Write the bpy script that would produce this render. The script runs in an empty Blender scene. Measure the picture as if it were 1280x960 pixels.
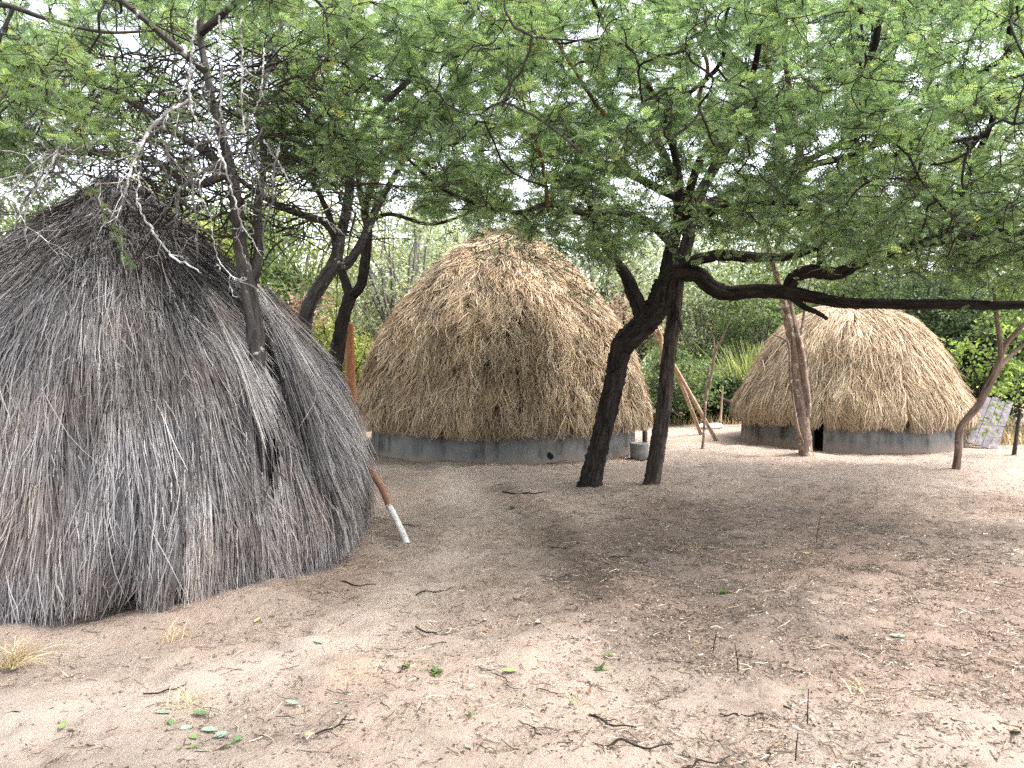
import bpy, math
import numpy as np
from mathutils import Vector

RNG = np.random.default_rng(11)
R = math.radians
sc = bpy.context.scene
COL = sc.collection

# ------------------------------------------------------------------ camera
FPX = 963.0
PITCH = math.atan(30 / FPX)
EYE = np.array([0.0, 0.0, 1.6])
FWD = np.array([0, math.cos(PITCH), -math.sin(PITCH)])
UPV = np.array([0, math.sin(PITCH), math.cos(PITCH)])
cam_d = bpy.data.cameras.new('camera')
cam_d.sensor_width = 36
cam_d.lens = 36 * FPX / 1280
cam_d.clip_start = 0.05
cam_d.clip_end = 2000
cam = bpy.data.objects.new('camera', cam_d)
cam.location = EYE
cam.rotation_euler = (R(90) - PITCH, 0, 0)
COL.objects.link(cam)
sc.camera = cam


def P(px, py, d):
    return EYE + d * (FWD + (px - 640) / FPX * np.array([1.0, 0, 0]) + (480 - py) / FPX * UPV)


def project(p):
    q = p - EYE
    d = q @ FWD
    d = np.where(np.abs(d) < 1e-3, 1e-3, d)
    return 640 + FPX * q[..., 0] / d, 480 - FPX * (q @ UPV) / d, d


# ------------------------------------------------------------------ ground shape
def lerp_line(x, y, pts):
    """distance of (x,y) to a polyline"""
    best = np.full(np.shape(x), 1e9)
    for (ax, ay), (bx, by) in zip(pts[:-1], pts[1:]):
        dx, dy = bx - ax, by - ay
        t = np.clip(((x - ax) * dx + (y - ay) * dy) / (dx * dx + dy * dy), 0, 1)
        best = np.minimum(best, np.hypot(x - ax - t * dx, y - ay - t * dy))
    return best


def flat(px, py):
    r = FWD + (px - 640) / FPX * np.array([1.0, 0, 0]) + (480 - py) / FPX * UPV
    t = -EYE[2] / r[2]
    q = EYE + t * r
    return q[0], q[1]


HL = (-3.19, 6.27)      # old grey hut
HC = (-0.16, 14.2)      # middle hut
HR = (6.68, 15.3)       # right hut
TREE_FEET = [flat(735, 612), flat(814, 606), flat(1194, 592), flat(1006, 568)]
RIDGE = [flat(630, 612), flat(690, 655), flat(735, 705), flat(770, 745)]
RIDGE2 = [flat(800, 700), flat(775, 760), flat(700, 800), flat(640, 825)]


def H(x, y):
    x = np.asarray(x, float)
    y = np.asarray(y, float)
    near = np.exp(-(np.maximum(np.hypot(x, y - 6) - 9, 0) / 6) ** 2)
    h = 0.020 * np.sin(1.3 * x + 0.7 * y + 0.4) + 0.016 * np.sin(0.9 * x - 1.7 * y + 2.0)
    h = h + 0.012 * np.sin(3.1 * x + 2.3 * y + 1.0 + np.sin(1.7 * y)) + 0.010 * np.sin(-2.6 * x + 4.1 * y + np.sin(2.3 * x))
    h = h + 0.006 * np.sin(7.3 * x + 3.9 * y + 2 * np.sin(2.9 * y)) + 0.005 * np.sin(-6.1 * x + 8.9 * y + 2 * np.sin(3.7 * x))
    h = h * (0.25 + 0.75 * near)
    h = h + 0.07 * np.exp(-(lerp_line(x, y, RIDGE) / 0.22) ** 2)
    h = h + 0.075 * np.exp(-(lerp_line(x, y, RIDGE2) / 0.28) ** 2)
    for (tx, ty) in TREE_FEET:
        h = h + 0.045 * np.exp(-((x - tx) ** 2 + (y - ty) ** 2) / 0.30 ** 2)
    dl = np.hypot(x - HL[0], y - HL[1])
    h = h + 0.10 * np.exp(-(np.maximum(dl - 1.95, 0) / 0.28) ** 2)
    return h


def G(px, py):
    """point of the ground seen at a pixel"""
    r = FWD + (px - 640) / FPX * np.array([1.0, 0, 0]) + (480 - py) / FPX * UPV
    z = 0.0
    for _ in range(4):
        t = (z - EYE[2]) / r[2]
        q = EYE + t * r
        z = float(H(q[0], q[1]))
    return np.array([q[0], q[1], z])


# ------------------------------------------------------------------ materials
def node_mat(name, build):
    m = bpy.data.materials.new(name)
    m.use_nodes = True
    nt = m.node_tree
    nt.nodes.clear()
    out = nt.nodes.new('ShaderNodeOutputMaterial')

    def N(kind, **kw):
        n = nt.nodes.new('ShaderNode' + kind)
        for k, v in kw.items():
            if hasattr(n, k):
                setattr(n, k, v)
            else:
                s = n.inputs[k] if k in n.inputs else n.inputs[k.replace('_', ' ')]
                if isinstance(v, bpy.types.NodeSocket):
                    nt.links.new(v, s)
                else:
                    s.default_value = v
        return n

    def L(a, b):
        nt.links.new(a, b)
    build(N, L, out)
    return m


def c4(c):
    return (c[0], c[1], c[2], 1)


def ramp(N, fac, stops):
    n = N('ValToRGB')
    e = n.color_ramp.elements
    while len(e) < len(stops):
        e.new(0.5)
    for i, (p, c) in enumerate(stops):
        e[i].position = p
        e[i].color = c4(c)
    n.id_data.links.new(fac, n.inputs[0])
    return n.outputs[0]


def mixc(N, fac, a, b, mode='MIX'):
    n = N('MixRGB', blend_type=mode)
    lk = n.id_data.links
    for i, v in enumerate((fac, a, b)):
        if isinstance(v, bpy.types.NodeSocket):
            lk.new(v, n.inputs[i])
        else:
            n.inputs[i].default_value = v if i == 0 else c4(v)
    return n.outputs[0]


def mathn(N, op, a, b=None):
    n = N('Math', operation=op)
    lk = n.id_data.links
    for i, v in enumerate((a, b)):
        if v is None:
            continue
        if isinstance(v, bpy.types.NodeSocket):
            lk.new(v, n.inputs[i])
        else:
            n.inputs[i].default_value = v
    return n.outputs[0]


def noise(N, vec, scale, detail=4, rough=0.55, dist=0.0):
    n = N('TexNoise', Scale=scale, Detail=detail, Roughness=rough, Distortion=dist)
    n.id_data.links.new(vec, n.inputs['Vector'])
    return n.outputs['Fac']


def principled(N, L, out, col, rough=0.9, bump=None, bstr=0.3, bdist=0.02, spec=0.25):
    b = N('BsdfPrincipled')
    b.inputs['Roughness'].default_value = rough
    b.inputs['Specular IOR Level'].default_value = spec
    if isinstance(col, bpy.types.NodeSocket):
        L(col, b.inputs['Base Color'])
    else:
        b.inputs['Base Color'].default_value = c4(col)
    if bump is not None:
        bn = N('Bump')
        bn.inputs['Strength'].default_value = bstr
        bn.inputs['Distance'].default_value = bdist
        L(bump, bn.inputs['Height'])
        L(bn.outputs[0], b.inputs['Normal'])
    L(b.outputs[0], out.inputs[0])
    return b


def leaf_mat(name, stops, trans=0.45, tint=(1.2, 1.25, 0.8)):
    def build(N, L, out):
        a = N('Attribute', attribute_name='v')
        col = ramp(N, a.outputs['Fac'], stops)
        d = N('BsdfPrincipled')
        d.inputs['Roughness'].default_value = 0.55
        d.inputs['Specular IOR Level'].default_value = 0.3
        L(col, d.inputs['Base Color'])
        t = N('BsdfTranslucent')
        L(mixc(N, 1.0, col, tint, 'MULTIPLY'), t.inputs[0])
        m = N('MixShader')
        m.inputs[0].default_value = trans
        L(d.outputs[0], m.inputs[1])
        L(t.outputs[0], m.inputs[2])
        L(m.outputs[0], out.inputs[0])
    return node_mat(name, build)


def strand_mat(name, stops, low_scale=1.2, low=None, rough=0.75):
    def build(N, L, out):
        a = N('Attribute', attribute_name='v')
        col = ramp(N, a.outputs['Fac'], stops)
        tc = N('TexCoord')
        if low:
            nz = noise(N, tc.outputs['Object'], low_scale, 3)
            f = ramp(N, nz, [(0.42, (0, 0, 0)), (0.66, (1, 1, 1))])
            col = mixc(N, f, col, mixc(N, 1.0, col, low, 'MULTIPLY'))
        principled(N, L, out, col, rough, spec=0.2)
    return node_mat(name, build)


def bark_mat(name, c0, c1, lichen=None, lich_amt=0.62):
    def build(N, L, out):
        a = N('Attribute', attribute_name='bark')
        v = a.outputs['Vector']
        n1 = noise(N, v, 26, 6, 0.65, 0.4)
        n2 = noise(N, v, 7, 4, 0.6)
        col = mixc(N, ramp(N, n1, [(0.36, (0, 0, 0)), (0.66, (1, 1, 1))]), c0, c1)
        col = mixc(N, mathn(N, 'MULTIPLY', n2, 0.6), col, mixc(N, 1.0, col, (0.55, 0.5, 0.48), 'MULTIPLY'))
        if lichen:
            g = N('NewGeometry')
            n3 = noise(N, g.outputs['Position'], 11, 5, 0.65)
            col = mixc(N, ramp(N, n3, [(lich_amt, (0, 0, 0)), (lich_amt + 0.05, (1, 1, 1))]), col, lichen)
        principled(N, L, out, col, 0.9, n1, 0.9, 0.03, 0.2)
    return node_mat(name, build)


def plain_mat(name, c0, c1, scale=20, rough=0.85, bstr=0.3, stretch=(1, 1, 1)):
    def build(N, L, out):
        tc = N('TexCoord')
        mp = N('Mapping')
        mp.inputs['Scale'].default_value = stretch
        L(tc.outputs['Object'], mp.inputs[0])
        n1 = noise(N, mp.outputs[0], scale, 5, 0.6)
        col = mixc(N, ramp(N, n1, [(0.35, (0, 0, 0)), (0.68, (1, 1, 1))]), c0, c1)
        principled(N, L, out, col, rough, n1, bstr, 0.01)
    return node_mat(name, build)


def soil_build(N, L, out):
    g = N('NewGeometry')
    p = g.outputs['Position']
    n0 = noise(N, p, 0.55, 5, 0.6, 0.5)
    n1 = ramp(N, noise(N, p, 4.2, 8, 0.72, 0.8), [(0.30, (0, 0, 0)), (0.70, (1, 1, 1))])
    n2 = noise(N, p, 28, 5, 0.65)
    n3 = noise(N, p, 120, 3, 0.6)
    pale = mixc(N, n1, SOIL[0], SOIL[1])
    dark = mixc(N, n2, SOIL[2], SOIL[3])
    a = N('Attribute', attribute_name='v')       # gathered litter, plus the shade under the trees painted in
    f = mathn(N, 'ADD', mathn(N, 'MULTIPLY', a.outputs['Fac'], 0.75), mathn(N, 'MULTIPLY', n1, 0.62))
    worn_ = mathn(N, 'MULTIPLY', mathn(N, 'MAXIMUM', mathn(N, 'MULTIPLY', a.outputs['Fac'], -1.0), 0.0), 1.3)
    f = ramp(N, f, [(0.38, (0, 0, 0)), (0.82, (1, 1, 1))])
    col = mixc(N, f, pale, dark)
    spk = ramp(N, noise(N, p, 34, 6, 0.75), [(0.56, (0, 0, 0)), (0.70, (1, 1, 1))])
    col = mixc(N, mathn(N, 'MULTIPLY', spk, 0.55), col, (0.085, 0.065, 0.052))
    spk2 = ramp(N, noise(N, p, 85, 3, 0.7), [(0.63, (0, 0, 0)), (0.70, (1, 1, 1))])
    col = mixc(N, mathn(N, 'MULTIPLY', spk2, 0.30), col, (0.44, 0.375, 0.32))
    col = mixc(N, ramp(N, n0, [(0.4, (0, 0, 0)), (0.75, (0.35, 0.35, 0.35))]), col, (0.34, 0.225, 0.165))
    col = mixc(N, worn_, col, (0.37, 0.308, 0.258))
    hgt = mathn(N, 'ADD', mathn(N, 'MULTIPLY', n2, 1.0), mathn(N, 'MULTIPLY', n3, 0.45))
    hgt = mathn(N, 'ADD', hgt, mathn(N, 'MULTIPLY', n1, 1.6))
    principled(N, L, out, col, 0.95, hgt, 0.6, 0.03, 0.10)


SOIL = [(0.225, 0.179, 0.147), (0.325, 0.267, 0.224), (0.095, 0.075, 0.063), (0.19, 0.15, 0.127)]


def concrete_build(N, L, out):
    tc = N('TexCoord')
    p = tc.outputs['Object']
    mp = N('Mapping')
    mp.inputs['Scale'].default_value = (1, 1, 0.18)
    L(p, mp.inputs[0])
    streak = noise(N, mp.outputs[0], 5.0, 5, 0.65)
    n1 = noise(N, p, 3.0, 5, 0.6)
    n2 = noise(N, p, 30, 4, 0.6)
    col = mixc(N, n1, (0.125, 0.127, 0.126), (0.235, 0.235, 0.228))
    col = mixc(N, ramp(N, streak, [(0.46, (0, 0, 0)), (0.66, (0.85, 0.85, 0.85))]), col, (0.035, 0.038, 0.040))
    col = mixc(N, ramp(N, n1, [(0.5, (0, 0, 0)), (0.75, (0.5, 0.5, 0.5))]), col, (0.29, 0.283, 0.27))
    sx = N('SeparateXYZ')
    L(p, sx.inputs[0])
    lowz = mathn(N, 'SUBTRACT', mathn(N, 'MULTIPLY', n1, 0.30), sx.outputs['Z'])
    col = mixc(N, ramp(N, lowz, [(0.02, (0, 0, 0)), (0.14, (0.8, 0.8, 0.8))]), col, (0.24, 0.19, 0.16))
    principled(N, L, out, col, 0.9, n1, 0.3, 0.01)


M = {}
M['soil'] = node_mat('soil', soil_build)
M['concrete'] = node_mat('concrete', concrete_build)
M['old_thatch'] = strand_mat('old_thatch', [(0.0, (0.02, 0.019, 0.0195)), (0.28, (0.095, 0.090, 0.092)), (0.58, (0.23, 0.219, 0.223)),
                                            (0.86, (0.42, 0.40, 0.403)), (1.0, (0.56, 0.53, 0.50))], 1.6, (0.88, 0.80, 0.73))
M['old_under'] = plain_mat('old_thatch_under', (0.008, 0.007, 0.007), (0.035, 0.03, 0.028), 14, stretch=(1, 1, .15))  # near-black, standing in for the shade inside the slit
M['hay'] = strand_mat('hay_thatch', [(0.0, (0.055, 0.041, 0.028)), (0.25, (0.225, 0.162, 0.104)), (0.55, (0.43, 0.32, 0.212)),
                                     (0.85, (0.58, 0.46, 0.32)), (1.0, (0.68, 0.58, 0.44))], 1.3, (0.66, 0.68, 0.70))
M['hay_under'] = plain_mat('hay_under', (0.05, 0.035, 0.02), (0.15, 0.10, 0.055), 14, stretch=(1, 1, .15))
M['straw'] = strand_mat('straw_thatch', [(0.0, (0.085, 0.063, 0.044)), (0.3, (0.29, 0.213, 0.138)), (0.6, (0.47, 0.355, 0.238)),
                                         (0.85, (0.58, 0.47, 0.335)), (1.0, (0.68, 0.59, 0.45))], 1.1, (0.74, 0.75, 0.77))
M['bark_dark'] = bark_mat('dark_bark', (0.006, 0.0055, 0.005), (0.05, 0.041, 0.037))
M['bark_brown'] = bark_mat('brown_bark', (0.016, 0.0135, 0.012), (0.105, 0.085, 0.075))
M['bark_grey'] = bark_mat('grey_bark', (0.03, 0.028, 0.027), (0.12, 0.11, 0.107), (0.42, 0.44, 0.42), 0.63)
M['bark_pale'] = bark_mat('pale_bark', (0.14, 0.092, 0.07), (0.38, 0.29, 0.235), (0.48, 0.42, 0.37), 0.57)
M['bark_red'] = bark_mat('red_bark', (0.14, 0.06, 0.04), (0.30, 0.15, 0.10))
M['twig'] = bark_mat('twig_bark', (0.016, 0.0135, 0.012), (0.065, 0.053, 0.046))
M['lichen_twig'] = bark_mat('lichen_twig', (0.20, 0.19, 0.18), (0.45, 0.44, 0.43), (0.66, 0.67, 0.65), 0.50)
M['grey_twig'] = bark_mat('grey_twig', (0.10, 0.095, 0.09), (0.27, 0.26, 0.25), (0.5, .5, .49), 0.6)
M['feather'] = leaf_mat('feathery_leaf', [(0.0, (0.06, 0.095, 0.058)), (0.4, (0.155, 0.235, 0.13)), (0.75, (0.265, 0.37, 0.19)),
                                          (0.95, (0.35, 0.45, 0.21)), (1.0, (0.36, 0.36, 0.12))], 0.5)
M['feather_left'] = leaf_mat('feathery_leaf_left', [(0.0, (0.06, 0.095, 0.055)), (0.5, (0.18, 0.26, 0.135)), (0.9, (0.31, 0.41, 0.19)),
                                                    (1.0, (0.36, 0.36, 0.12))], 0.5)
M['leaf_dark'] = leaf_mat('dark_leaf', [(0, (0.02, 0.038, 0.018)), (0.6, (0.05, 0.082, 0.035)), (1, (0.10, 0.14, 0.06))], 0.35)
M['leaf_mid'] = leaf_mat('mid_leaf', [(0, (0.055, 0.085, 0.042)), (0.6, (0.13, 0.18, 0.08)), (1, (0.24, 0.29, 0.12))], 0.5)
M['leaf_pale'] = leaf_mat('pale_leaf', [(0, (0.20, 0.235, 0.165)), (0.6, (0.33, 0.37, 0.26)), (1, (0.45, 0.48, 0.35))], 0.5)  # distance haze painted into leaves of back trees; pale seedling shares it
M['leaf_bright'] = leaf_mat('bright_leaf', [(0, (0.08, 0.125, 0.04)), (0.6, (0.16, 0.23, 0.065)), (1, (0.30, 0.37, 0.12))], 0.55)
M['leaf_yellow'] = leaf_mat('yellow_green_leaf', [(0, (0.14, 0.17, 0.05)), (0.6, (0.27, 0.30, 0.09)), (1, (0.42, 0.40, 0.16))], 0.5)
M['leaf_dry'] = leaf_mat('dry_leaf', [(0, (0.17, 0.11, 0.08)), (0.6, (0.30, 0.21, 0.16)), (1, (0.44, 0.35, 0.28))], 0.35, (1.1, 1, .8))
M['grass'] = leaf_mat('tall_grass', [(0, (0.16, 0.19, 0.08)), (0.6, (0.29, 0.32, 0.14)), (1, (0.42, 0.43, 0.23))], 0.5)
M['dry_grass'] = strand_mat('dry_grass', [(0, (0.28, 0.20, 0.11)), (0.6, (0.46, 0.36, 0.20)), (1, (0.66, 0.56, 0.36))])
M['litter'] = strand_mat('leaf_litter', [(0, (0.03, 0.023, 0.018)), (0.4, (0.10, 0.075, 0.058)), (0.7, (0.19, 0.145, 0.11)),
                                         (0.88, (0.38, 0.30, 0.22)), (0.96, (0.58, 0.50, 0.41)), (1.0, (0.12, 0.17, 0.07))])
M['leaf_green_fallen'] = plain_mat('fallen_green_leaf', (0.07, 0.13, 0.055), (0.13, 0.21, 0.09), 40)
M['leaf_lime_fallen'] = plain_mat('fallen_lime_leaf', (0.13, 0.19, 0.06), (0.22, 0.28, 0.11), 40)
M['leaf_teal_fallen'] = plain_mat('fallen_dull_leaf', (0.15, 0.22, 0.165), (0.25, 0.32, 0.25), 40)
M['leaf_pale_fallen'] = plain_mat('fallen_pale_leaf', (0.34, 0.30, 0.24), (0.54, 0.49, 0.41), 40)
M['leaf_yellow_fallen'] = plain_mat('fallen_yellow_leaf', (0.46, 0.36, 0.12), (0.64, 0.54, 0.24), 40)
M['leaf_brown_fallen'] = plain_mat('fallen_brown_leaf', (0.16, 0.09, 0.05), (0.32, 0.19, 0.11), 40)
M['orange_wood'] = plain_mat('orange_wood', (0.22, 0.095, 0.05), (0.38, 0.18, 0.09), 14, stretch=(1, 1, .15))
M['red_stick'] = plain_mat('red_brown_stick', (0.19, 0.095, 0.066), (0.33, 0.19, 0.135), 22, stretch=(1, 1, .2))
M['white_paint'] = plain_mat('whitewash', (0.36, 0.34, 0.31), (0.66, 0.645, 0.62), 30, stretch=(1, 1, .1))
M['tan_pole'] = plain_mat('tan_pole', (0.27, 0.19, 0.13), (0.44, 0.34, 0.245), 20, stretch=(1, 1, .1))
M['plank'] = plain_mat('weathered_plank', (0.085, 0.078, 0.085), (0.21, 0.19, 0.205), 14, stretch=(1, .08, 1))
M['sack'] = plain_mat('white_sack', (0.70, 0.70, 0.70), (0.85, 0.85, 0.84), 20)
M['slate'] = plain_mat('grey_sheet', (0.17, 0.18, 0.20), (0.30, 0.31, 0.34), 10)
M['hollow'] = plain_mat('dark_hollow', (0.006, 0.006, 0.006), (0.02, 0.018, 0.016), 10)  # near-black colour painted for the shade inside openings
M['drum'] = plain_mat('drum_concrete', (0.12, 0.122, 0.12), (0.24, 0.24, 0.232), 12)
M['bark_sapling'] = bark_mat('sapling_bark', (0.075, 0.05, 0.038), (0.24, 0.17, 0.135), (0.36, 0.31, 0.28), 0.62)
M['bark_far'] = bark_mat('far_bark', (0.14, 0.125, 0.115), (0.30, 0.28, 0.265))  # bark paled to put distance haze into the far trees
M['hill'] = plain_mat('hill_cover', (0.15, 0.185, 0.16), (0.22, 0.25, 0.21), 0.2)  # bluish green carries the distance haze in its colour


# ------------------------------------------------------------------ mesh buffers
class Buf:
    def __init__(s):
        s.v, s.f, s.a, s.b, s.n = [], [], [], [], 0

    def add(s, verts, quads, attr=None, bark=None):
        verts = np.asarray(verts, np.float32).reshape(-1, 3)
        s.v.append(verts)
        s.f.append(np.asarray(quads, np.int64).reshape(-1, 4) + s.n)
        s.n += len(verts)
        s.a.append(np.full(len(verts), 0.5, np.float32) if attr is None else np.asarray(attr, np.float32).reshape(-1))
        s.b.append(verts.copy() if bark is None else np.asarray(bark, np.float32).reshape(-1, 3))

    def mesh(s, name, mat, smooth=True, origin=(0, 0, 0)):
        v = np.concatenate(s.v) - np.asarray(origin, np.float32)
        f = np.concatenate(s.f)
        me = bpy.data.meshes.new(name)
        me.vertices.add(len(v))
        me.vertices.foreach_set('co', v.astype(np.float32).ravel())
        me.loops.add(len(f) * 4)
        me.loops.foreach_set('vertex_index', f.astype(np.int32).ravel())
        me.polygons.add(len(f))
        me.polygons.foreach_set('loop_start', (np.arange(len(f)) * 4).astype(np.int32))
        me.polygons.foreach_set('loop_total', np.full(len(f), 4, np.int32))
        me.polygons.foreach_set('use_smooth', np.full(len(f), smooth, bool))
        me.update(calc_edges=True)
        at = me.attributes.new('v', 'FLOAT', 'POINT')
        at.data.foreach_set('value', np.concatenate(s.a))
        bk = me.attributes.new('bark', 'FLOAT_VECTOR', 'POINT')
        bk.data.foreach_set('vector', np.concatenate(s.b).ravel())
        me.materials.append(mat)
        return me

    def obj(s, name, mat, parent=None, smooth=True, origin=None):
        """one mesh object; a part is placed relative to its parent's base"""
        base = np.zeros(3)
        if parent is not None:
            base = np.array(parent.location)
        elif origin is not None:
            base = np.asarray(origin, float)
        me = s.mesh(name, mat, smooth, base)
        o = bpy.data.objects.new(name, me)
        COL.objects.link(o)
        if parent is not None:
            o.parent = parent
        else:
            o.location = base
        return o


def thing(name, label, cat, loc, group=None):
    o = bpy.data.objects.new(name, None)
    o.empty_display_size = 0.2
    o.location = loc
    COL.objects.link(o)
    return tag(o, label, cat, group)


def tag(o, label, cat, group=None):
    o['label'] = label
    o['category'] = cat
    if group:
        o['group'] = group
    return o


def nrm(a):
    return a / np.maximum(np.linalg.norm(a, axis=-1, keepdims=True), 1e-9)


def smooth_path(pts, step=0.04):
    """Catmull-Rom through rows of (x,y,z,r)"""
    p = np.asarray(pts, float)
    q = np.vstack([2 * p[0] - p[1], p, 2 * p[-1] - p[-2]])
    out = []
    for i in range(1, len(q) - 2):
        n = max(2, int(np.linalg.norm(q[i + 1][:3] - q[i][:3]) / step))
        t = np.linspace(0, 1, n, endpoint=False)[:, None]
        a, b, c, d = q[i - 1], q[i], q[i + 1], q[i + 2]
        out.append(0.5 * ((2 * b) + (c - a) * t + (2 * a - 5 * b + 4 * c - d) * t ** 2 + (3 * b - a - 3 * c + d) * t ** 3))
    out.append(p[-1:])
    return np.vstack(out)


def tube(buf, path, sides=14, rough=0.10, seed=0, cap=True):
    """round limb along a smooth path with knobbly bark"""
    r_ = np.random.default_rng(seed)
    c, rad = path[:, :3], np.maximum(path[:, 3], 0.0015)
    n = len(c)
    tan = nrm(np.gradient(c, axis=0))
    u = np.zeros((n, 3))
    ref = np.array([1.0, 0, 0]) if abs(tan[0][0]) < 0.8 else np.array([0, 1.0, 0])
    for i in range(n):
        ref = ref - tan[i] * (ref @ tan[i])
        ref = ref / np.linalg.norm(ref)
        u[i] = ref
    w = np.cross(tan, u)
    ang = np.linspace(0, 2 * np.pi, sides, endpoint=False)
    ln = np.concatenate([[0], np.cumsum(np.linalg.norm(np.diff(c, axis=0), axis=1))])
    k = np.zeros((n, sides))
    for j in range(7):
        m = r_.integers(1, 7)
        k += r_.normal() / (1 + 0.25 * m) * np.sin(m * ang[None, :] + r_.uniform(0, 6.3) + ln[:, None] * r_.uniform(-5, 5) / 0.5)
    k = k / (np.abs(k).max() + 1e-6)
    k += 0.35 * r_.normal(size=(n, sides)) * (1 if sides > 8 else 0)
    if sides >= 20:                                   # lengthwise fissures of old bark
        m = 9 + r_.integers(0, 4)
        wander = np.cumsum(r_.normal(size=(n, 1)) * 0.10, 0) + 0.5 * np.sin(3 * ang[None, :] + ln[:, None] * 4)
        k += 0.55 - 1.0 * np.abs(np.sin(m * ang[None, :] / 2 + wander)) ** 0.35
        m2 = 17 + r_.integers(0, 5)
        k -= 0.5 * (np.abs(np.sin(m2 * ang[None, :] / 2 + 2 * wander + 6 * ln[:, None])) < 0.22)
    rr = rad[:, None] * (1 + rough * k)
    v = c[:, None, :] + rr[..., None] * (np.cos(ang)[None, :, None] * u[:, None, :] + np.sin(ang)[None, :, None] * w[:, None, :])
    i = np.arange(n - 1)[:, None] * sides
    j = np.arange(sides)[None, :]
    j2 = (j + 1) % sides
    q = np.stack([i + j, i + j2, i + sides + j2, i + sides + j], -1).reshape(-1, 4)
    so = r_.uniform(0, 50)
    bark = np.stack([np.cos(ang)[None, :] * np.maximum(rad, 0.02)[:, None], np.sin(ang)[None, :] * np.maximum(rad, 0.02)[:, None],
                     np.broadcast_to(ln[:, None] * 0.16 + so, (n, sides))], -1)
    buf.add(v, q, np.broadcast_to(r_.uniform(0, 1), n * sides), bark)
    if cap:
        for e in (0, n - 1):
            ring = v[e]
            cc = ring.mean(0)
            vv = np.vstack([ring, cc[None] + (tan[e] * rad[e] * (0.25 if e else -0.25))[None]])
            h = np.arange(0, sides - 1, 2)
            qq = np.stack([h, h + 1, (h + 2) % sides, np.full_like(h, sides)], -1)
            if e == 0:
                qq = qq[:, ::-1]
            buf.add(vv, qq, None, np.vstack([bark[e], bark[e].mean(0)[None]]))


def tubes(buf, pts, rad, sides=3):
    """many thin tubes at once: pts (N,K,3), rad (N,K)"""
    n, k, _ = pts.shape
    if n == 0:
        return
    tan = nrm(np.gradient(pts, axis=1))
    ref = np.where(np.abs(tan[..., 2:3]) < 0.9, np.array([0, 0, 1.0]), np.array([1.0, 0, 0]))
    u = nrm(np.cross(tan, ref))
    w = np.cross(tan, u)
    ang = np.linspace(0, 2 * np.pi, sides, endpoint=False)
    v = pts[:, :, None, :] + rad[:, :, None, None] * (np.cos(ang)[:, None] * u[:, :, None, :] + np.sin(ang)[:, None] * w[:, :, None, :])
    base = (np.arange(n)[:, None, None] * k + np.arange(k - 1)[None, :, None]) * sides
    j = np.arange(sides)[None, None, :]
    q = np.stack([base + j, base + (j + 1) % sides, base + sides + (j + 1) % sides, base + sides + j], -1).reshape(-1, 4)
    buf.add(v, q, np.repeat(RNG.uniform(0, 1, n), k * sides))


def stamp(buf, tv, tq, pos, ax, nr, scale, attr):
    """copy a small template (along x, facing z) to many places"""
    ax = nrm(ax)
    side = nrm(np.cross(nr, ax))
    up = np.cross(ax, side)
    fr = np.stack([ax, side, up], 1)                      # N,3(basis),3
    v = np.einsum('kb,nbc->nkc', tv, fr) * np.asarray(scale).reshape(-1, 1, 1) + pos[:, None, :]
    n, k = len(pos), len(tv)
    q = (tq[None] + (np.arange(n) * k)[:, None, None]).reshape(-1, 4)
    buf.add(v, q, np.repeat(attr, k))


def feather_template(pairs=5, pl=0.40, pw=0.105):
    v, q = [], []
    for i in range(pairs):
        t = 0.12 + 0.80 * i / (pairs - 1)
        ln = pl * (1 - 0.45 * abs(i / (pairs - 1) - 0.4) ** 1.2)
        for s in (-1, 1):
            n = len(v)
            dx, dy = 0.35 * ln, 0.94 * ln * s
            px_, py_ = -dy / ln * pw * 0.5 * s, dx / ln * pw * 0.5
            z = 0.10 * ln
            v += [(t, 0, 0), (t + dx * .5 + abs(px_) * 1, dy * .5, z), (t + dx, dy, z * 1.3), (t + dx * .5 - abs(px_), dy * .5, z)]
            q.append((n, n + 1, n + 2, n + 3) if s < 0 else (n + 3, n + 2, n + 1, n))
    n = len(v)
    v += [(0, -.008, 0), (1, -.006, -.02), (1, .006, -.02), (0, .008, 0)]
    q.append((n, n + 1, n + 2, n + 3))
    return np.array(v, float), np.array(q)


FEATH = feather_template(6, 0.36, 0.13)
FEATH_FAR = feather_template(3, 0.42, 0.24)
BROAD = (np.array([(0, 0, 0), (.35, -.26, .07), (1, 0, -.06), (.55, 0, 0), (.35, .26, .07), (.2, 0, 0)], float),
         np.array([(0, 1, 3, 5), (1, 2, 3, 3), (0, 5, 3, 4), (3, 2, 4, 4)]))
# quads only: a folded leaf of two kite halves
BROAD = (np.array([(0, 0, 0), (.3, -.25, .08), (.72, -.18, .05), (1, 0, -.08), (.72, .18, .05), (.3, .25, .08)], float),
         np.array([(0, 1, 2, 3), (0, 3, 4, 5)]))


def rand_dirs(n, zbias=0.0, zscale=1.0):
    d = RNG.normal(size=(n, 3))
    d[:, 2] = d[:, 2] * zscale + zbias
    return nrm(d)


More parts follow.
